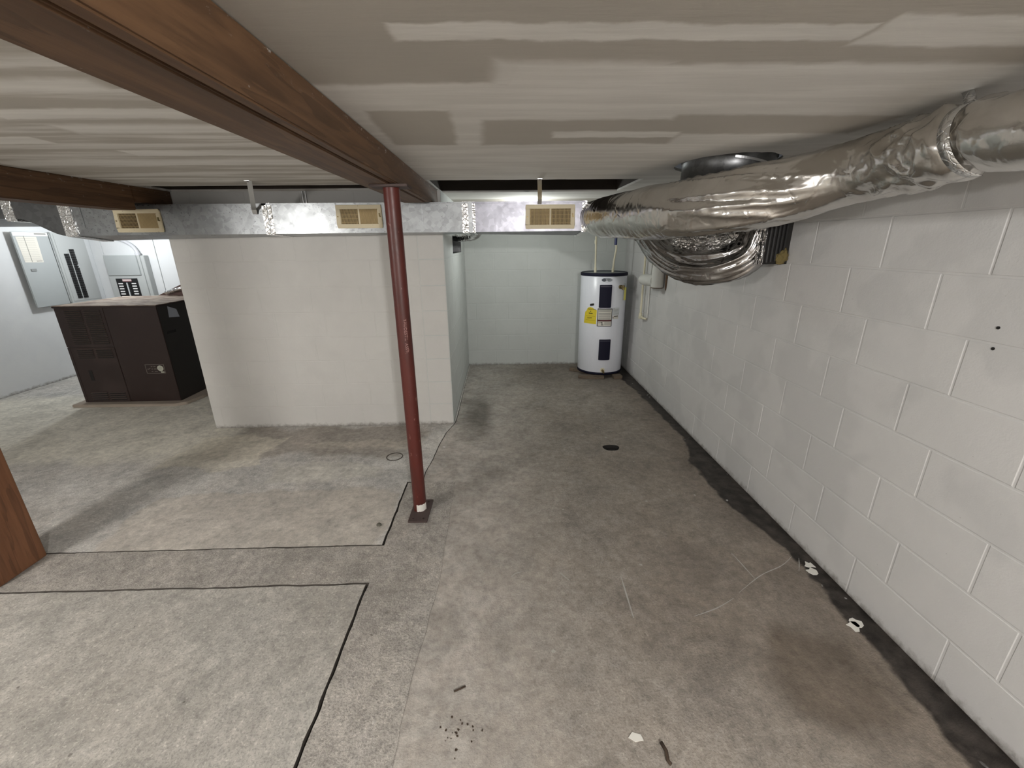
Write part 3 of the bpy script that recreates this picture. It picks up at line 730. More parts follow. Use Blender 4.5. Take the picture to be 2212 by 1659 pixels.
# round boot through the ceiling
rb = empty('round_duct_boot', (1.2, 2.43, 1.82)); tag(rb, 'round galvanised duct boot dropping through the ceiling hole', 'duct')
m = MB().lathe(1.2, 2.44, [(.222, 2.2), (.222, 1.945), (.230, 1.94), (.230, 1.925), (.224, 1.92), (.226, 1.835), (.231, 1.832), (.231, 1.824), (.222, 1.822), (.20, 1.83)], 72); m.build('sleeve', M['galv_dull'], rb, smooth=True)
m = MB(); ns = 24
for i in range(ns):   # crimped diagonal seam wrapped round the sleeve
    t = i/(ns-1); a = -1.9+1.3*t
    for dz in (0, .011): m.v.append((1.2+.2305*math.cos(a), 2.44+.2305*math.sin(a), 1.905-.05*t+dz))
m.f = [(2*i, 2*i+2, 2*i+3, 2*i+1) for i in range(ns-1)]; m.build('seam', M['strap'], rb)

# sagging loop into the wall boot
lp = [(1.02, 3.12, 1.70), (1.03, 3.06, 1.60), (1.08, 2.93, 1.48), (1.15, 2.78, 1.40), (1.24, 2.62, 1.376), (1.345, 2.50, 1.405), (1.415, 2.455, 1.475), (1.445, 2.44, 1.60)]
lpath = seg_resample(catmull(lp, 24), .008)
def ld(p, L, a):
    s = noise.noise(Vector((math.cos(a)*3.2, math.sin(a)*3.2, L*1.8)))  # long folds running along the tube
    s2 = 1-abs(noise.noise(Vector((math.cos(a)*5, math.sin(a)*5, L*3.5))))
    return .020*s+.020*s2*s2-.010+.002*noise.noise(p*22)
lo = empty('flexible_duct', (1.2, 2.6, 1.4)); tag(lo, 'sagging crumpled silver duct loop below the ceiling hole', 'duct')
sweep(lpath, .098, 96, ld).build('foil_jacket', M['foil_loop'], lo, smooth=True)
# torn foil sheet filling the inside of the loop
m = MB(); nu, nv = 34, 22
for j in range(nv+1):
    for i in range(nu+1):
        u, v = i/nu, j/nv
        x = 1.08+.33*u; z = 1.46+.17*v+.05*(2*u-1)**2*(1-v)
        y = 2.80-.36*u+.030*noise.noise(Vector((u*6, v*5, 1)))+.016*noise.noise(Vector((u*17, v*15, 4)))-.03*(1-(2*u-1)**2)
        m.v.append((x, y, z+.01*noise.noise(Vector((u*9, v*3, 8)))))
for j in range(nv):
    for i in range(nu): k = j*(nu+1)+i; m.f.append((k, k+1, k+nu+2, k+nu+1))
o = m.build('torn_foil', M['foil_crumpled'], lo); md = o.modifiers.new('s', 'SOLIDIFY'); md.thickness = .003
# frayed end of the loop
def rd_(p, L, a): return .02*noise.noise(p*24)
m = sweep(seg_resample([Vector((1.01, 3.13, 1.72)), Vector((1.01, 3.09, 1.64)), Vector((1.025, 3.05, 1.57))], .008), .10, 48, rd_); m.build('frayed_collar', plain('frayed_foil', (.16, .14, .125), .6, .5, bump=1, bs=90, var=.5), lo)

bx = empty('duct_boot', (1.48, 2.4, 1.4)); tag(bx, 'dark ribbed duct boot entering the right wall with yellow insulation', 'duct')
MB().box(1.385, 1.545, 2.335, 2.60, 1.405, 1.66).build('body', M['dark'], bx)
for i, x in enumerate((1.405, 1.428, 1.450, 1.472, 1.492, 1.512)):
    MB().box(x-.005, x+.004, 2.325, 2.336, 1.41+.003*i, 1.655).build('rib', plain('rib_%d' % i, (.10-.012*i,)*3, .45, .6), bx, bevel=.002)
m = MB(); nu = 14
for j in range(nu+1):
    for i in range(nu+1):
        u, v = i/nu, j/nu; m.v.append((1.375+.03*u, 2.345-.02*u+.01*noise.noise(Vector((u*8, v*9, 0))), 1.405+.25*v))
for j in range(nu):
    for i in range(nu): k = j*(nu+1)+i; m.f.append((k, k+1, k+nu+2, k+nu+1))
o = m.build('foil_flange', M['foil_crumpled'], bx); o.modifiers.new('s', 'SOLIDIFY').thickness = .003
bm = bmesh.new(); bmesh.ops.create_icosphere(bm, subdivisions=4, radius=1)
for v in bm.verts:
    c = v.co.copy(); d = 1+.35*noise.noise(c*2.2)+.18*noise.noise(c*6)
    v.co = Vector((1.507+.032*c.x*d, 2.327+.012*c.y*d, 1.437+.033*c.z*d*(1.5 if c.z > 0 and c.x > .1 else 1)))
me = D.meshes.new('insulation'); bm.to_mesh(me); bm.free(); link('insulation', me, M['insulation'], bx, True)

# vent opening in the partition side with a foil elbow
vb = empty('vent_box', (-.5, 4.5, 1.44)); tag(vb, 'grey metal lined vent opening high in the shaded partition side', 'vent')
m = MB(); X0, X1 = -.62, -.450
m.quad((X0, HY0, HZ0), (X0, HY1, HZ0), (X0, HY1, HZ1), (X0, HY0, HZ1)); m.build('back_panel', M['dark'], vb)
m = MB(); m.box(X0, X1, HY1-.004, HY1-.001, HZ0, HZ1); m.box(X0, X1, HY0, HY1, HZ0, HZ0+.004); m.box(X0, X1, HY0, HY1, HZ1-.004, HZ1); m.build('metal_lining', M['galv_dull'], vb)
fe = empty('flexible_duct', (-.36, 4.1, 1.58)); tag(fe, 'small silver foil elbow under the duct beside the vent opening', 'duct')
pe = seg_resample(catmull([(-.475, 4.55, 1.60), (-.40, 4.4, 1.588), (-.30, 4.15, 1.592), (-.22, 3.95, 1.605), (-.16, 3.7, 1.68)], 16), .01)
sweep(pe, .038, 32, lambda p, L, a: .003*math.sin(L*200)+.004*noise.noise(p*30)).build('foil_jacket', M['foil_crumpled'], fe, smooth=True)

# ------------------------------------------------------------------ water heater
HX, HYc, HR = 1.190, 5.005, .262
wh = empty('water_heater', (HX, HYc, .04)); tag(wh, 'white cylindrical electric water heater standing in the corner', 'water heater')
MB().lathe(HX, HYc, [(.0001, .048), (HR-.006, .048), (HR, .062), (HR, 1.172), (HR-.004, 1.176)], 72).build('tank', M['enamel'], wh, smooth=True)
MB().lathe(HX, HYc, [(HR+.002, 1.170), (HR+.006, 1.176), (HR+.006, 1.200), (HR-.004, 1.206), (HR-.010, 1.200)], 72).build('top_rim', M['navy'], wh, smooth=True)
MB().lathe(HX, HYc, [(HR-.006, 1.198), (.05, 1.204), (.0001, 1.204)], 72).build('top_cover', M['top_grey'], wh, smooth=True)
MB().lathe(HX, HYc, [(HR-.02, .040), (HR+.003, .040), (HR+.003, .066), (HR, .068)], 72).build('bottom_rim', M['navy'], wh, smooth=True)
TH0 = 0.
def th(x): return math.asin(max(-1, min(1, (x-HX)/HR)))
def patch(name, x0, x1, z0, z1, off, m, parent=wh, n=14, skew=0., thick=0., corner=0.):
    mb = MB(); a0, a1 = th(x0), th(x1); r = HR+off
    def P(a, z, r_): return (HX+r_*math.sin(a), HYc-r_*math.cos(a), z)
    for i in range(n+1):
        t = i/n; a = a0+(a1-a0)*t; s = skew*(t-.5)
        ce = corner*(1 if i in (0, n) else (.3 if i in (1, n-1) else 0))
        mb.v += [P(a, z0+s+ce, r), P(a, z1+s-ce, r)]
    for i in range(n): mb.f.append((2*i, 2*i+2, 2*i+3, 2*i+1))
    if thick:
        k = len(mb.v); mb.v += [P(th(x0)+(a1-a0)*(i//2)/n, (z0 if i % 2 == 0 else z1), HR-.002) for i in range(2*(n+1))]
        for i in range(n): mb.f.append((2*i, k+2*i, k+2*i+2, 2*i+2)); mb.f.append((2*i+1, 2*i+3, k+2*i+3, k+2*i+1))
        mb.f.append((0, 1, k+1, k)); e = 2*n; mb.f.append((e, k+e, k+e+1, e+1))
    return mb.build(name, m, parent)
up = patch('access_panel', 1.094, 1.224, .828, 1.082, .009, M['navy'], thick=1, corner=.006); tag(up, 'upper dark navy access cover')
patch('panel_lip', 1.100, 1.218, 1.060, 1.068, .011, plain('navy_sheen', (.06, .06, .09), .35), wh)
lo_ = patch('access_panel', 1.118, 1.246, .222, .466, .009, M['navy'], thick=1, corner=.006); tag(lo_, 'lower dark navy access cover')
patch('panel_lip', 1.124, 1.240, .446, .453, .011, D.materials['navy_sheen'], wh)
# badge
mb = MB(); n = 28
for i in range(n):
    t = 2*math.pi*i/n; a = th(1.165)+.24*math.cos(t)*.95; mb.v.append((HX+(HR+.0015)*math.sin(a), HYc-(HR+.0015)*math.cos(a), 1.134+.022*math.sin(t)))
mb.f = [tuple(range(n))]; bd = mb.build('badge', plain('badge_grey', (.30, .33, .36), .4), wh); tag(bd, 'small grey oval maker badge')
mb = MB()
for i in range(n):
    t = 2*math.pi*i/n; a = th(1.132)+.085*math.cos(t); mb.v.append((HX+(HR+.0025)*math.sin(a), HYc-(HR+.0025)*math.cos(a), 1.134+.017*math.sin(t)))
mb.f = [tuple(range(n))]; mb.build('badge_emblem', plain('badge_dark', (.04, .05, .07), .4), wh)
patch('badge_script', 1.145, 1.200, 1.131, 1.137, .0030, M['ink'], wh, skew=.003)
# big warning label with black border
patch('warning_label', 1.083, 1.247, .617, .820, .0012, M['ink'])
patch('warning_label_text_area', 1.091, 1.239, .694, .812, .0020, M['paper'])
patch('warning_label_red_bar', 1.091, 1.239, .676, .690, .0021, M['ink_red'])
patch('warning_label_lower', 1.091, 1.239, .624, .674, .0020, M['paper'])
for z in (.803, .797, .790, .784, .768, .762, .756, .749, .735, .729, .714, .707, .701): patch('printed_line', 1.097, 1.228, z, z+.0032, .0028, M['ink_grey'])
for a_, b_, z0, z1 in ((1.100, 1.112, .655, .663), (1.120, 1.142, .656, .666), (1.134, 1.141, .646, .658), (1.126, 1.152, .632, .641)): patch('printed_pictogram', a_, b_, z0, z1, .0028, M['ink'])
for z in (.664, .657, .650, .643, .636): patch('printed_line', 1.162, 1.232, z, z+.003, .0028, M['ink_grey'])
# yellow energy label, top torn away
mb = MB(); n = 12
for i in range(n+1):
    t = i/n; x = .965+(1.076-.965)*t; a = th(x); top = .800+.030*math.sin(math.pi*min(1, t*1.15))+.008*noise.noise(Vector((t*9, 0, 0)))-.03*(t < .12); r = HR+.0012
    a2 = th(.957+(1.074-.957)*t)
    mb.v += [(HX+r*math.sin(a2), HYc-r*math.cos(a2), .641), (HX+r*math.sin(a), HYc-r*math.cos(a), top)]
mb.f = [(2*i, 2*i+2, 2*i+3, 2*i+1) for i in range(n)]; tag(mb.build('energy_label', M['yellow'], wh), 'torn yellow energy label')
tv, tf = text_verts('ENERGYGUIDE', .0165); mx = max(v[0] for v in tv); mb = MB()
for x, y, z in tv:
    a = th(.990+x/mx*.080); r = HR+.0026; mb.v.append((HX+r*math.sin(a), HYc-r*math.cos(a), .800+y*1.15))
mb.f = tf; mb.build('label_lettering', M['ink'], wh)
for a_, b_, z0, z1 in ((1.01, 1.018, .778, .788), (.998, 1.035, .756, .766), (.985, 1.03, .708, .713), (.985, 1.03, .700, .702), (.972, 1.06, .728, .7295), (.972, 1.065, .680, .6815)): patch('printed_line', a_, b_, z0, z1, .0024, D.materials['black_ink'])
patch('torn_sticker_scrap', 1.005, 1.045, .846, .872, .0012, M['ink'], skew=.01, corner=.008)
patch('rating_label', 1.252, 1.335, .742, .826, .0012, M['white_label'])
for z, x1 in ((.815, 1.275), (.806, 1.33), (.796, 1.32), (.786, 1.328), (.776, 1.30), (.764, 1.33), (.752, 1.33)): patch('printed_line', 1.257, x1, z, z+.003, .0024, M['ink_grey'])
patch('caution_label', 1.252, 1.325, .700, .738, .0012, M['paper'])
patch('printed_line', 1.270, 1.32, .726, .733, .0024, M['ink']); patch('printed_line', 1.256, 1.264, .708, .722, .0024, M['ink'])
patch('rating_label', 1.375, 1.42, .98, 1.09, .0012, M['white_label'])
# relief valve with tag and drain valve
a = th(1.325); nx, ny = math.sin(a), -math.cos(a); bxp = Vector((HX+HR*nx, HYc+HR*ny, 1.055)); nd = Vector((nx, ny, 0)); sd_ = Vector((ny*-1, nx, 0))
rv = MB().cyl(bxp-nd*.004, bxp+nd*.02, .022, n=20).cyl(bxp+nd*.012, bxp+nd*.06, .013, n=16).cyl(bxp+nd*.05+Vector((0, 0, -.03)), bxp+nd*.05+Vector((0, 0, .02)), .014, n=16); rv = rv.build('relief_valve', M['brass'], wh, bevel=.001)
rc = Vector((rv.location))
tg = bxp+nd*.068+sd_*.012
m = MB(); m.hexa([tg+Vector((0, 0, -.14))-sd_*.016, tg+Vector((0, 0, -.14))+sd_*.016, tg+Vector((0, .002, -.14))+sd_*.016, tg+Vector((0, .002, -.14))-sd_*.016, tg-sd_*.012, tg+sd_*.016, tg+Vector((0, .002, 0))+sd_*.016, tg+Vector((0, .002, 0))-sd_*.012]); tag(m.build('valve_tag', M['yellow_tag'], wh), 'hanging yellow tag on the relief valve')
a = th(1.172); nx, ny = math.sin(a), -math.cos(a); bp = Vector((HX+HR*nx, HYc+HR*ny, .098)); nd = Vector((nx, ny, 0))
MB().cyl(bp-nd*.004, bp+nd*.006, .028, n=24).build('drain_flange', M['cpvc'], wh)
MB().cyl(bp, bp+nd*.035, .013, n=16).cyl(bp+nd*.02+Vector((.005, 0, -.004)), bp+nd*.05+Vector((.01, 0, -.02)), .010, n=14).build('drain_valve', M['brass'], wh)
def pipe(name, pts, r, m, label, cat='pipe', group=None, fit=(), blue=False):
    e = empty(name, pts[0]); tag(e, label, cat, group)
    sweep(seg_resample([Vector(p) for p in pts], .02)+[Vector(pts[-1])], r, 20).build('pipe_run', m, e, smooth=True)
    for (p, q, rr_, mm) in fit: MB().cyl(p, q, rr_, n=20).build('fitting', mm, e, bevel=.001)
    return e
pipe('water_pipe', [(1.074, 4.95, 1.203), (1.069, 4.95, 1.4), (1.062, 4.95, 1.70), (1.062, 4.95, ZC-.001)], .0105, M['cpvc'], 'thin cream water pipe rising from the left of the heater top', fit=[((1.0742, 4.95, 1.203), (1.0735, 4.95, 1.255), .0145, M['cpvc']), ((1.0635, 4.95, 1.515), (1.063, 4.95, 1.555), .0145, M['cpvc'])])
pipe('water_pipe', [(1.275, 4.95, 1.203), (1.280, 4.95, 1.32), (1.300, 4.95, 1.47), (1.288, 4.95, 1.54), (1.288, 4.95, ZC-.001)], .0105, M['cpvc'], 'bent cream water pipe with a blue end on the heater right', fit=[((1.275, 4.95, 1.203), (1.2765, 4.95, 1.25), .0145, M['cpvc']), ((1.2885, 4.95, 1.50), (1.288, 4.95, 1.60), .0155, M['blue'])])
for pts, z1, lab in (([(.888, 4.735), (1.186, 4.690), (1.195, 4.75), (.90, 4.80)], .038, 'flat grey wood block under the left front of the water heater'), ([(1.300, 4.685), (1.405, 4.700), (1.40, 4.79), (1.295, 4.78)], .038, 'short wood block under the right front of the water heater'), ([(.835, 5.06), (.86, 5.16), (1.05, 5.02), (1.02, 4.94)], .039, 'dark wood block poking out behind the left of the water heater')):
    o = MB().prism(pts, .001, z1).build('wood_block', M['block_wood'], bevel=.004); tag(o, lab, 'wood block', 'wood blocks under the water heater')

# ------------------------------------------------------------------ drain pipes on the right wall
dp = empty('drain_pipe', (1.49, 4.08, 1.2)); tag(dp, 'thick painted drain pipe tee on the right wall behind the silver loop', 'pipe')
MB().cyl((1.485, 4.08, 1.16), (1.485, 4.08, 1.80), .050, n=28).build('stack', M['pvc'], dp)
MB().cyl((1.485, 4.08, 1.115), (1.485, 4.08, 1.30), .058, n=28).build('tee_body', M['pvc'], dp, bevel=.003)
MB().cyl((1.475, 4.09, 1.175), (1.445, 4.31, 1.168), .056, n=28).build('branch', M['pvc'], dp, bevel=.003)
MB().cyl((1.445, 4.305, 1.168), (1.438, 4.36, 1.166), .050, n=28).cyl((1.438, 4.36, 1.166), (1.434, 4.39, 1.165), .024, n=6).build('cleanout_plug', M['pvc'], dp, bevel=.002)
MB().cyl((1.485, 4.08, 1.108), (1.485, 4.08, 1.1155), .054, n=28).build('pipe_gasket', M['pipe_rust'], dp)
m = MB()
bm = bmesh.new(); bmesh.ops.create_icosphere(bm, subdivisions=3, radius=1)
for v in bm.verts:
    c = v.co.copy(); d = 1+.4*noise.noise(c*3); v.co = Vector((1.542+.008*c.x, 4.005+.020*c.y*d, 1.20+.10*c.z*d))
me = D.meshes.new('rust_crust'); bm.to_mesh(me); bm.free(); link('rust_crust', me, M['pipe_rust'], dp)
pipe('water_pipe', [(1.512, 4.565, ZC-.001), (1.51, 4.565, 1.4), (1.508, 4.56, .765), (1.508, 4.47, .752), (1.53, 4.43, .752)], .0115, M['cpvc'], 'thin cream pipe running down the right wall beside the heater', fit=[((1.508, 4.56, .795), (1.508, 4.56, .735), .018, M['cpvc']), ((1.508, 4.575, .752), (1.51, 4.50, .752), .0165, M['cpvc'])])
pipe('conduit', [(1.535, 4.44, ZC-.001), (1.535, 4.42, 1.2), (1.535, 4.42, .76)], .008, M['pvc'], 'narrow painted pipe on the right wall next to the drain tee', 'pipe')
# two anchor holes in the right wall
for y, z in ((1.262, 1.26), (1.256, 1.195)):
    MB().cyl((1.5425, y, z), (1.5455, y, z), .005, n=14).build('anchor_hole', M['dark'], wr)

# ------------------------------------------------------------------ furnace
FX0, FX1, FY0, FY1, FZ0, FZ1 = -4.255, -3.297, 4.13, 4.95, .032, 1.005
fu = empty('packaged_furnace', (-3.78, 4.5, .03)); tag(fu, 'large dark brown metal furnace cabinet with louvers beside the partition', 'furnace')
MB().box(FX0+.006, FX1-.006, FY0+.006, FY1-.006, FZ0, FZ1-.02).build('cabinet', M['brown_side'], fu)
MB().box(FX0-.010, FX1+.010, FY0-.010, FY1+.010, FZ1-.022, FZ1-.004).build('top_rim', M['brown'], fu, bevel=.004)
MB().box(FX0-.008, FX1+.008, FY0-.008, FY1+.008, FZ1-.004, FZ1).build('top_cover', M['dusty'], fu, bevel=.001)
XM = -3.80
pf = MB().box(FX0, XM-.0, FY0, FY0+.006, .605, FZ1-.022).build('upper_panel', M['brown'], fu, bevel=.002)
pl = MB().box(FX0+.03, XM-.0, FY0-.003, FY0+.006, FZ0, .600).build('lower_panel', M['brown'], fu, bevel=.003)
MB().box(FX0, FX0+.028, FY0, FY0+.006, FZ0, .600).build('corner_strip', M['brown'], fu, bevel=.002)
pr = MB().box(XM+.0006, FX1, FY0, FY0+.006, FZ0, FZ1-.022).build('front_panel', M['brown'], fu, bevel=.003)
ps = MB().box(FX1-.006, FX1, FY0+.007, FY1, FZ0, FZ1-.022).build('side_panel', M['brown_side'], fu, bevel=.002)
lv = MB().hexa([(0, -.002, .0015), (.155, -.002, .0015), (.155, .001, 0), (0, .001, 0), (0, -.011, .006), (.155, -.011, .006), (.155, .001, .012), (0, .001, .012)]).mesh('louver')
lv.materials.append(plain('louver_brown', (.085, .062, .054), .6))
sl = MB().box(0, .155, -.0008, .0004, -.008, 0.001).mesh('slot'); sl.materials.append(M['dark'])
def louv(x, z, par, yy=FY0):
    o = D.objects.new('louver', lv); C.objects.link(o); o.parent = par; o.matrix_parent_inverse = par.matrix_basis.inverted(); o.location = (x, yy, z)
    s = D.objects.new('louver_slot', sl); C.objects.link(s); s.parent = par; s.location = (x, yy, z)
for x in (-4.165, -3.985):
    for i in range(18): louv(x, .640+i*.0186, pf)
    for i in range(5): louv(x, .500+i*.0186, pl, FY0-.003)
    for i in range(4): louv(x, .060+i*.0220, pl, FY0-.003)
MB().box(-4.122, -4.088, FY0-.0045, FY0-.0028, .262, .368).build('handle_slot', M['dark'], pl)
MB().box(FX1-.001, FX1+.0012, 4.182, 4.30, .712, .738).build('handle_slot', M['dark'], ps)
stk = MB(); stk.v = [(FX1+.0012, 4.268, .972), (FX1+.0012, 4.375, .930), (FX1+.0012, 4.395, .850), (FX1+.0012, 4.255, .865)]; stk.f = [(0, 3, 2, 1)]; tag(stk.build('sticker', plain('grey_sticker', (.36, .38, .42), .5), ps), 'torn pale grey sticker on the side')
# name plate: border, lettering bars and round emblem
npx0, npx1, npz0, npz1 = -3.560, -3.375, .325, .420
m = MB(); t = .0045; y0, y1 = FY0-.0012, FY0
for a in ((npx0, npx1, npz1-t, npz1), (npx0, npx1, npz0, npz0+t), (npx0, npx0+t, npz0, npz1), (npx1-t, npx1, npz0, npz1)): m.box(a[0], a[1], y0, y1, a[2], a[3])
m.build('plate_border', plain('plate_tan', (.16, .14, .12), .5), pr)
m = MB()
for a, b, z in ((-3.545, -3.525, .372), (-3.525, -3.515, .378), (-3.505, -3.49, .396), (-3.48, -3.46, .396), (-3.505, -3.49, .372), (-3.48, -3.455, .372), (-3.51, -3.495, .346), (-3.48, -3.45, .346)): m.box(a, b, y0, y1, z-.003, z+.003)
m.build('plate_lettering', D.materials['plate_tan'], pr)
m = MB().cyl((-3.417, y0, .378), (-3.417, y1, .378), .030, n=24).box(-3.42, -3.386, y0, y1, .332, .345); m.build('plate_emblem', plain('plate_cream', (.42, .42, .35), .5), pr)
m = MB().box(-3.437, -3.40, y0-.0006, y0, .3755, .379).box(-3.425, -3.405, y0-.0006, y0, .388, .391).box(-3.43, -3.41, y0-.0006, y0, .364, .366); m.build('plate_emblem_lines', M['ink_grey'], pr)
rp_ = [(-4.335, 4.06), (-3.30, 4.045), (-3.22, 4.10), (-3.18, 4.30), (-3.17, 5.05), (-4.34, 5.05)]
tag(MB().prism(rp_, .001, .030).build('equipment_pad', M['pad'], bevel=.006), 'thin concrete pad under the brown furnace', 'pad')
dh = empty('duct_hood', (-3.6, 5.2, .95)); tag(dh, 'sloped brown sheet metal duct hood rising behind the furnace', 'duct')
MB().hexa([(-4.02, 4.965, .93), (-3.1, 4.965, .93), (-3.1, 5.5, .93), (-4.02, 5.5, .93), (-4.02, 4.965, .955), (-3.1, 4.965, 1.345), (-3.1, 5.5, 1.345), (-4.02, 5.5, .955)]).build('hood', plain('hood_brown', (.16, .105, .095), .5, var=.15), dh, bevel=.003)
sweep([Vector((-3.78, 4.93, 1.035)), Vector((-3.5, 4.93, 1.105)), Vector((-3.2, 4.93, 1.18))], .022, 16).build('foil_strip', M['foil_crumpled'], dh, smooth=True)

# ------------------------------------------------------------------ breaker panels
bp1 = empty('breaker_panel', (XL, 5.4, .9)); tag(bp1, 'tall grey breaker panel with open door and two rows of black breakers', 'breaker panel')
MB().box(XL+.001, XL+.075, 5.395, 5.80, .875, 1.705).build('box', M['panel_inner'], bp1, bevel=.004)
MB().box(XL+.075, XL+.079, 5.42, 5.775, .90, 1.68).build('dead_front', M['panel_inner'], bp1, bevel=.001)
dr = MB().box(XL+.050, XL+.066, 4.985, 5.375, .878, 1.702).build('door', M['panel_grey'], bp1, bevel=.004)
MB().cyl((XL+.066, 5.385, .90), (XL+.066, 5.385, 1.69), .006, n=10).build('hinge', M['panel_grey'], bp1)
yy = XL+.0672
m = MB().quad((yy, 4.985+.03, 1.650), (yy, 5.235, 1.652), (yy, 5.225, 1.372), (yy, 5.005+.02, 1.378)); m.build('circuit_directory', M['paper'], dr)
m = MB().quad((yy+.001, 5.098, 1.66), (yy+.001, 5.104, 1.66), (yy+.001, 5.104, 1.38), (yy+.001, 5.098, 1.38)); m.build('directory_fold', M['ink_grey'], dr)
m = MB()
for i in range(13): m.quad((yy+.0006, 5.03, 1.63-i*.019), (yy+.0006, 5.205, 1.63-i*.019), (yy+.0006, 5.205, 1.6285-i*.019), (yy+.0006, 5.03, 1.6285-i*.019))
m.quad((yy+.0007, 5.15, 1.392), (yy+.0007, 5.215, 1.392), (yy+.0007, 5.215, 1.384), (yy+.0007, 5.15, 1.384)); m.build('directory_lines', M['ink_grey'], dr)
m = MB().quad((yy, 4.995, 1.699), (yy, 5.37, 1.699), (yy, 5.37, 1.66), (yy, 4.995, 1.66)); m.build('door_header_label', plain('header_white', (.75, .76, .76), .4), dr)
m = MB().quad((yy+.001, 5.22, 1.690), (yy+.001, 5.35, 1.690), (yy+.001, 5.35, 1.675), (yy+.001, 5.22, 1.675)); m.build('header_print', M['ink_grey'], dr)
MB().box(yy-.001, yy+.006, 5.055, 5.115, 1.278, 1.306).build('latch', plain('latch_grey', (.22, .23, .23), .4), dr, bevel=.002)
br = MB().box(0, .010, .002, .056, .0015, .0265).box(.010, .018, .018, .040, .009, .019).mesh('breaker'); br.materials.append(M['breaker'])
for c0, zt, nrow in ((5.475, 1.462, 19), (5.552, 1.515, 21)):
    for i in range(nrow):
        o = D.objects.new('breaker', br); C.objects.link(o); o.parent = bp1; o.matrix_parent_inverse = Matrix.Translation(-bp1.location); o.location = (XL+.079, c0, zt-.028*(i+1))
for z in (1.318, 1.295): MB().box(XL+.089, XL+.0905, 5.592, 5.614, z, z+.011).build('breaker_label', M['white_label'], bp1)
MB().box(XL+.079, XL+.081, 5.533, 5.549, .93, 1.50).build('breaker_divider', M['panel_inner'], bp1)

bp2 = empty('breaker_panel', (-5.0, YBL, .8)); tag(bp2, 'small grey breaker panel with white breaker labels on the back wall', 'breaker panel')
Y0, YF = YBL-.013, YBL-.105
sx = .983
MB().box(-5.155, -4.655, YF+.012, Y0, .70, 1.425).build('box', M['panel_inner'], bp2, bevel=.004)
MB().box(-5.165, -4.70, YF, YF+.012, .69, 1.432).build('cover', M['panel_inner'], bp2, bevel=.003)
MB().box(-5.150, -4.735, YF-.014, YF, 1.178, 1.428).build('raised_door', M['panel_grey'], bp2, bevel=.004)
MB().box(-5.085, -4.805, YF-.003, YF, .76, 1.138).build('breaker_backing', M['breaker'], bp2)
MB().box(-4.955, -4.942, YF-.012, YF-.003, .77, 1.085).build('bus_strip', M['white_label'], bp2)
o = MB().box(-5.0, -4.885, YF-.005, YF-.003, 1.103, 1.130).build('maker_label', plain('pink_label', (.62, .50, .50), .5), bp2)
MB().box(-5.0, -4.885, YF-.0055, YF-.003, 1.096, 1.102).build('maker_label_bar', M['ink_red'], bp2)
b2m = MB().box(0, .105, -.012, -.003, .002, .030).box(.075, .098, -.022, -.012, .010, .020).mesh('breaker'); b2m.materials.append(M['breaker'])
b3m = MB().box(0, .105, -.012, -.003, .002, .030).box(.007, .030, -.022, -.012, .010, .020).mesh('breaker'); b3m.materials.append(M['breaker'])
lbm = MB().box(0, .058, -.0135, -.012, .008, .023).mesh('breaker_label'); lbm.materials.append(plain('bright_label', (.82, .82, .82), .5))
for i in range(9):
    for me, x, lx in ((b2m, -5.065, .008), (b3m, -4.935, .050)):
        z = 1.058-.0335*i
        o = D.objects.new('breaker', me); C.objects.link(o); o.parent = bp2; o.matrix_parent_inverse = Matrix.Translation(-bp2.location); o.location = (x, YF, z)
        l = D.objects.new('breaker_label', lbm); C.objects.link(l); l.parent = o; l.location = (lx, 0, 0)
cpts = [(-4.745, 5.885, 1.425), (-4.75, 5.89, 1.47), (-4.80, 5.90, 1.545), (-4.90, 5.905, 1.61), (-5.02, 5.905, 1.66), (-5.1, 5.905, 1.78), (-5.1, 5.905, ZC-.001)]
cd_ = empty('conduit', (-4.745, 5.885, 1.42)); tag(cd_, 'curved grey conduit entering the top of the small breaker panel', 'conduit')
sweep(seg_resample(catmull(cpts, 14), .012), .021, 20).build('tube', M['conduit'], cd_, smooth=True)
MB().cyl((-4.745, 5.885, 1.427), (-4.746, 5.886, 1.462), .030, n=20).build('connector', M['conduit'], cd_, bevel=.002)
# thin pipes rising past the duct behind the partition line
for x in (-1.475, -1.452):
    o = MB().cyl((x, 3.474, ZT+.002), (x, 3.474, ZC-.001), .0055, n=10).build('thin_pipe', M['strap']); tag(o, 'thin bright pipe between duct top and ceiling left of the red post', 'pipe', 'pair of thin pipes above the duct')

# ------------------------------------------------------------------ marks and debris on the floor
M['smear'] = plain('paint_smear', (.38, .365, .34), .8, var=.15)
def streak(pts, w0):
    m = MB(); P = [Vector((x, y, 0)) for x, y in pts]; P = catmull(P, 6); n = len(P)
    for i, p in enumerate(P):
        d = (P[min(i+1, n-1)]-P[max(i-1, 0)]).normalized(); k = Vector((-d.y, d.x, 0)); t = i/(n-1); w_ = w0*(.35+math.sin(math.pi*t)*.65)*(1+.5*noise.noise(Vector((p.x*60, p.y*60, 0))))
        for s_ in (-1, 1): q = p+k*w_*s_; m.v.append((q.x, q.y, .0012))
    m.f = [(2*i, 2*i+1, 2*i+3, 2*i+2) for i in range(n-1)]
    m.build('paint_streak', M['smear'], fl)
streak([(1.06, 1.50), (1.22, 1.60), (1.36, 1.66), (1.45, 1.72)], .0022)
streak([(1.18, 1.58), (1.17, 1.68), (1.16, 1.76)], .0025)
streak([(1.42, 1.62), (1.455, 1.67), (1.48, 1.71)], .002)
streak([(.54, 1.38), (.545, 1.50), (.55, 1.62)], .0035)
streak([(.80, 1.38), (.92, 1.42), (1.02, 1.47)], .0022)
streak([(.30, 1.60), (.27, 1.64), (.26, 1.655)], .004)
streak([(.02, 1.63), (.045, 1.655), (.075, 1.665)], .0035)
rs = random.Random(11); m = MB()
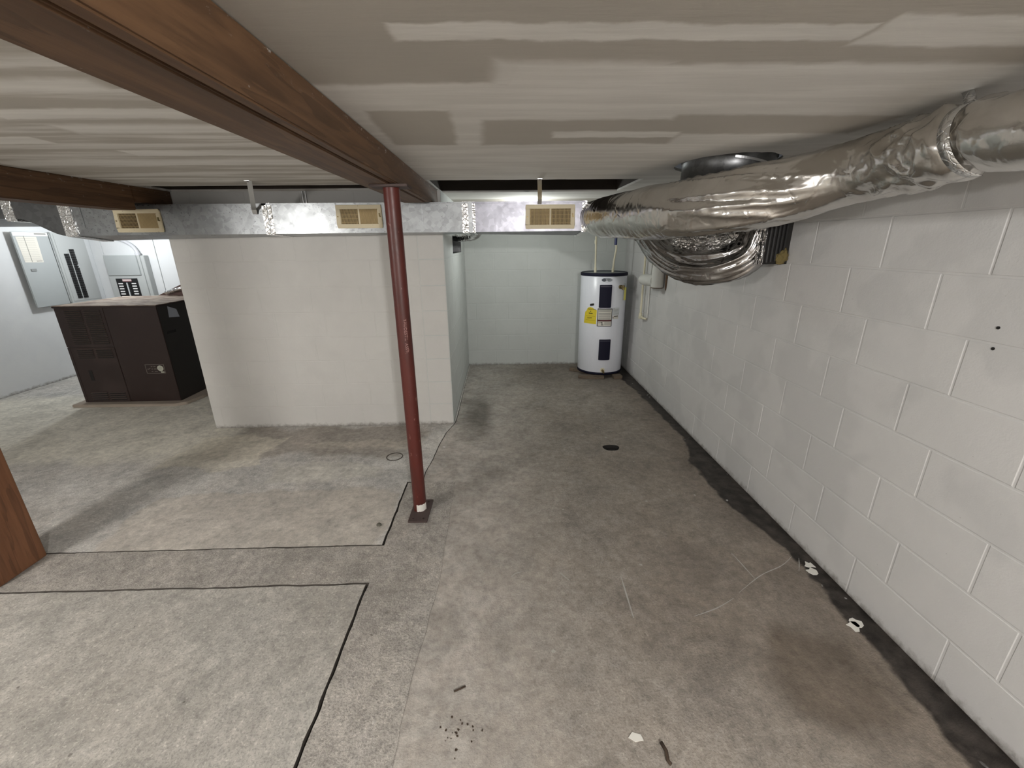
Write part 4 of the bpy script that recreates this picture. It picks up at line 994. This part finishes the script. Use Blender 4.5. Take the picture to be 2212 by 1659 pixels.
for k in range(20):
    x, y = -.165+rs.gauss(0, .035), .955+rs.gauss(0, .03); r = rs.uniform(.0015, .005); a0 = rs.random()*3
    m.prism([(x+r*math.cos(a0+t)*rs.uniform(.5, 1.3), y+r*math.sin(a0+t)*rs.uniform(.5, 1.3)) for t in (0, 1.2, 2.4, 3.6, 4.9)], .0005, .0022)
o = m.build('dirt_crumbs', M['twig'], fl); o['kind'] = 'stuff'

def lump(name, c, r, m, label, cat, seed=0.):
    bm = bmesh.new(); bmesh.ops.create_icosphere(bm, subdivisions=3, radius=1)
    for v in bm.verts:
        q = v.co.copy(); d = 1+.3*noise.noise(q*1.7+Vector((seed, 0, 0)))+.12*noise.noise(q*5); v.co = Vector((q.x*r[0]*d, q.y*r[1]*d, max(-.9, q.z*d)*r[2]))
    me = D.meshes.new(name); bm.to_mesh(me); bm.free(); o = link(name, me, m, None, True); o.location = (c[0], c[1], r[2]*.9); tag(o, label, cat); return o
lump('pebble', (-.722, 2.05), (.014, .012, .009), M['stone'], 'small dark pebble beside the floor joint left of the post', 'pebble', 2)
lump('pebble', (-.475, 3.02), (.012, .009, .005), plain('pale_chip', (.55, .53, .5), .7), 'pale paint chip beside the crack near the partition corner', 'paint chip', 5)
o = MB().prism([(.386, .925), (.402, .940), (.428, .932), (.432, .915), (.405, .912)], .001, .0035).build('paint_flake', M['white_paint']); tag(o, 'flat white paint flake lying on the floor at the bottom', 'paint flake')
o = sweep([Vector((.485, .905, .007)), Vector((.492, .880, .008)), Vector((.488, .855, .007)), Vector((.494, .845, .006))], .0055, 10).build('twig', M['twig'], smooth=True); tag(o, 'short dark twig on the floor near the white paint flake', 'twig')
o = sweep([Vector((-.195, 1.09, .0045)), Vector((-.175, 1.098, .005)), Vector((-.155, 1.108, .0045))], .0032, 8).build('twig', M['twig'], smooth=True); tag(o, 'thin brown sliver on the floor in front of the post', 'twig')
rs = random.Random(3)
for i, (x, y) in enumerate(((1.50, 1.66), (1.485, 1.62), (1.46, 1.33), (1.44, 1.31))):
    n = 9; pts = [(x+(.012+.020*rs.random())*math.cos(2*math.pi*k/n), y+(.010+.022*rs.random())*math.sin(2*math.pi*k/n)) for k in range(n)]
    o = MB().prism(pts, .0005, .0028).build('paint_flake', M['white_paint']); tag(o, ('farther pair of peeled white paint flakes on the wet floor edge, one of two' if i < 2 else 'nearer pair of peeled white paint flakes on the wet floor edge, one of two'), 'paint flake', 'farther paint flakes by the right wall' if i < 2 else 'nearer paint flakes by the right wall')
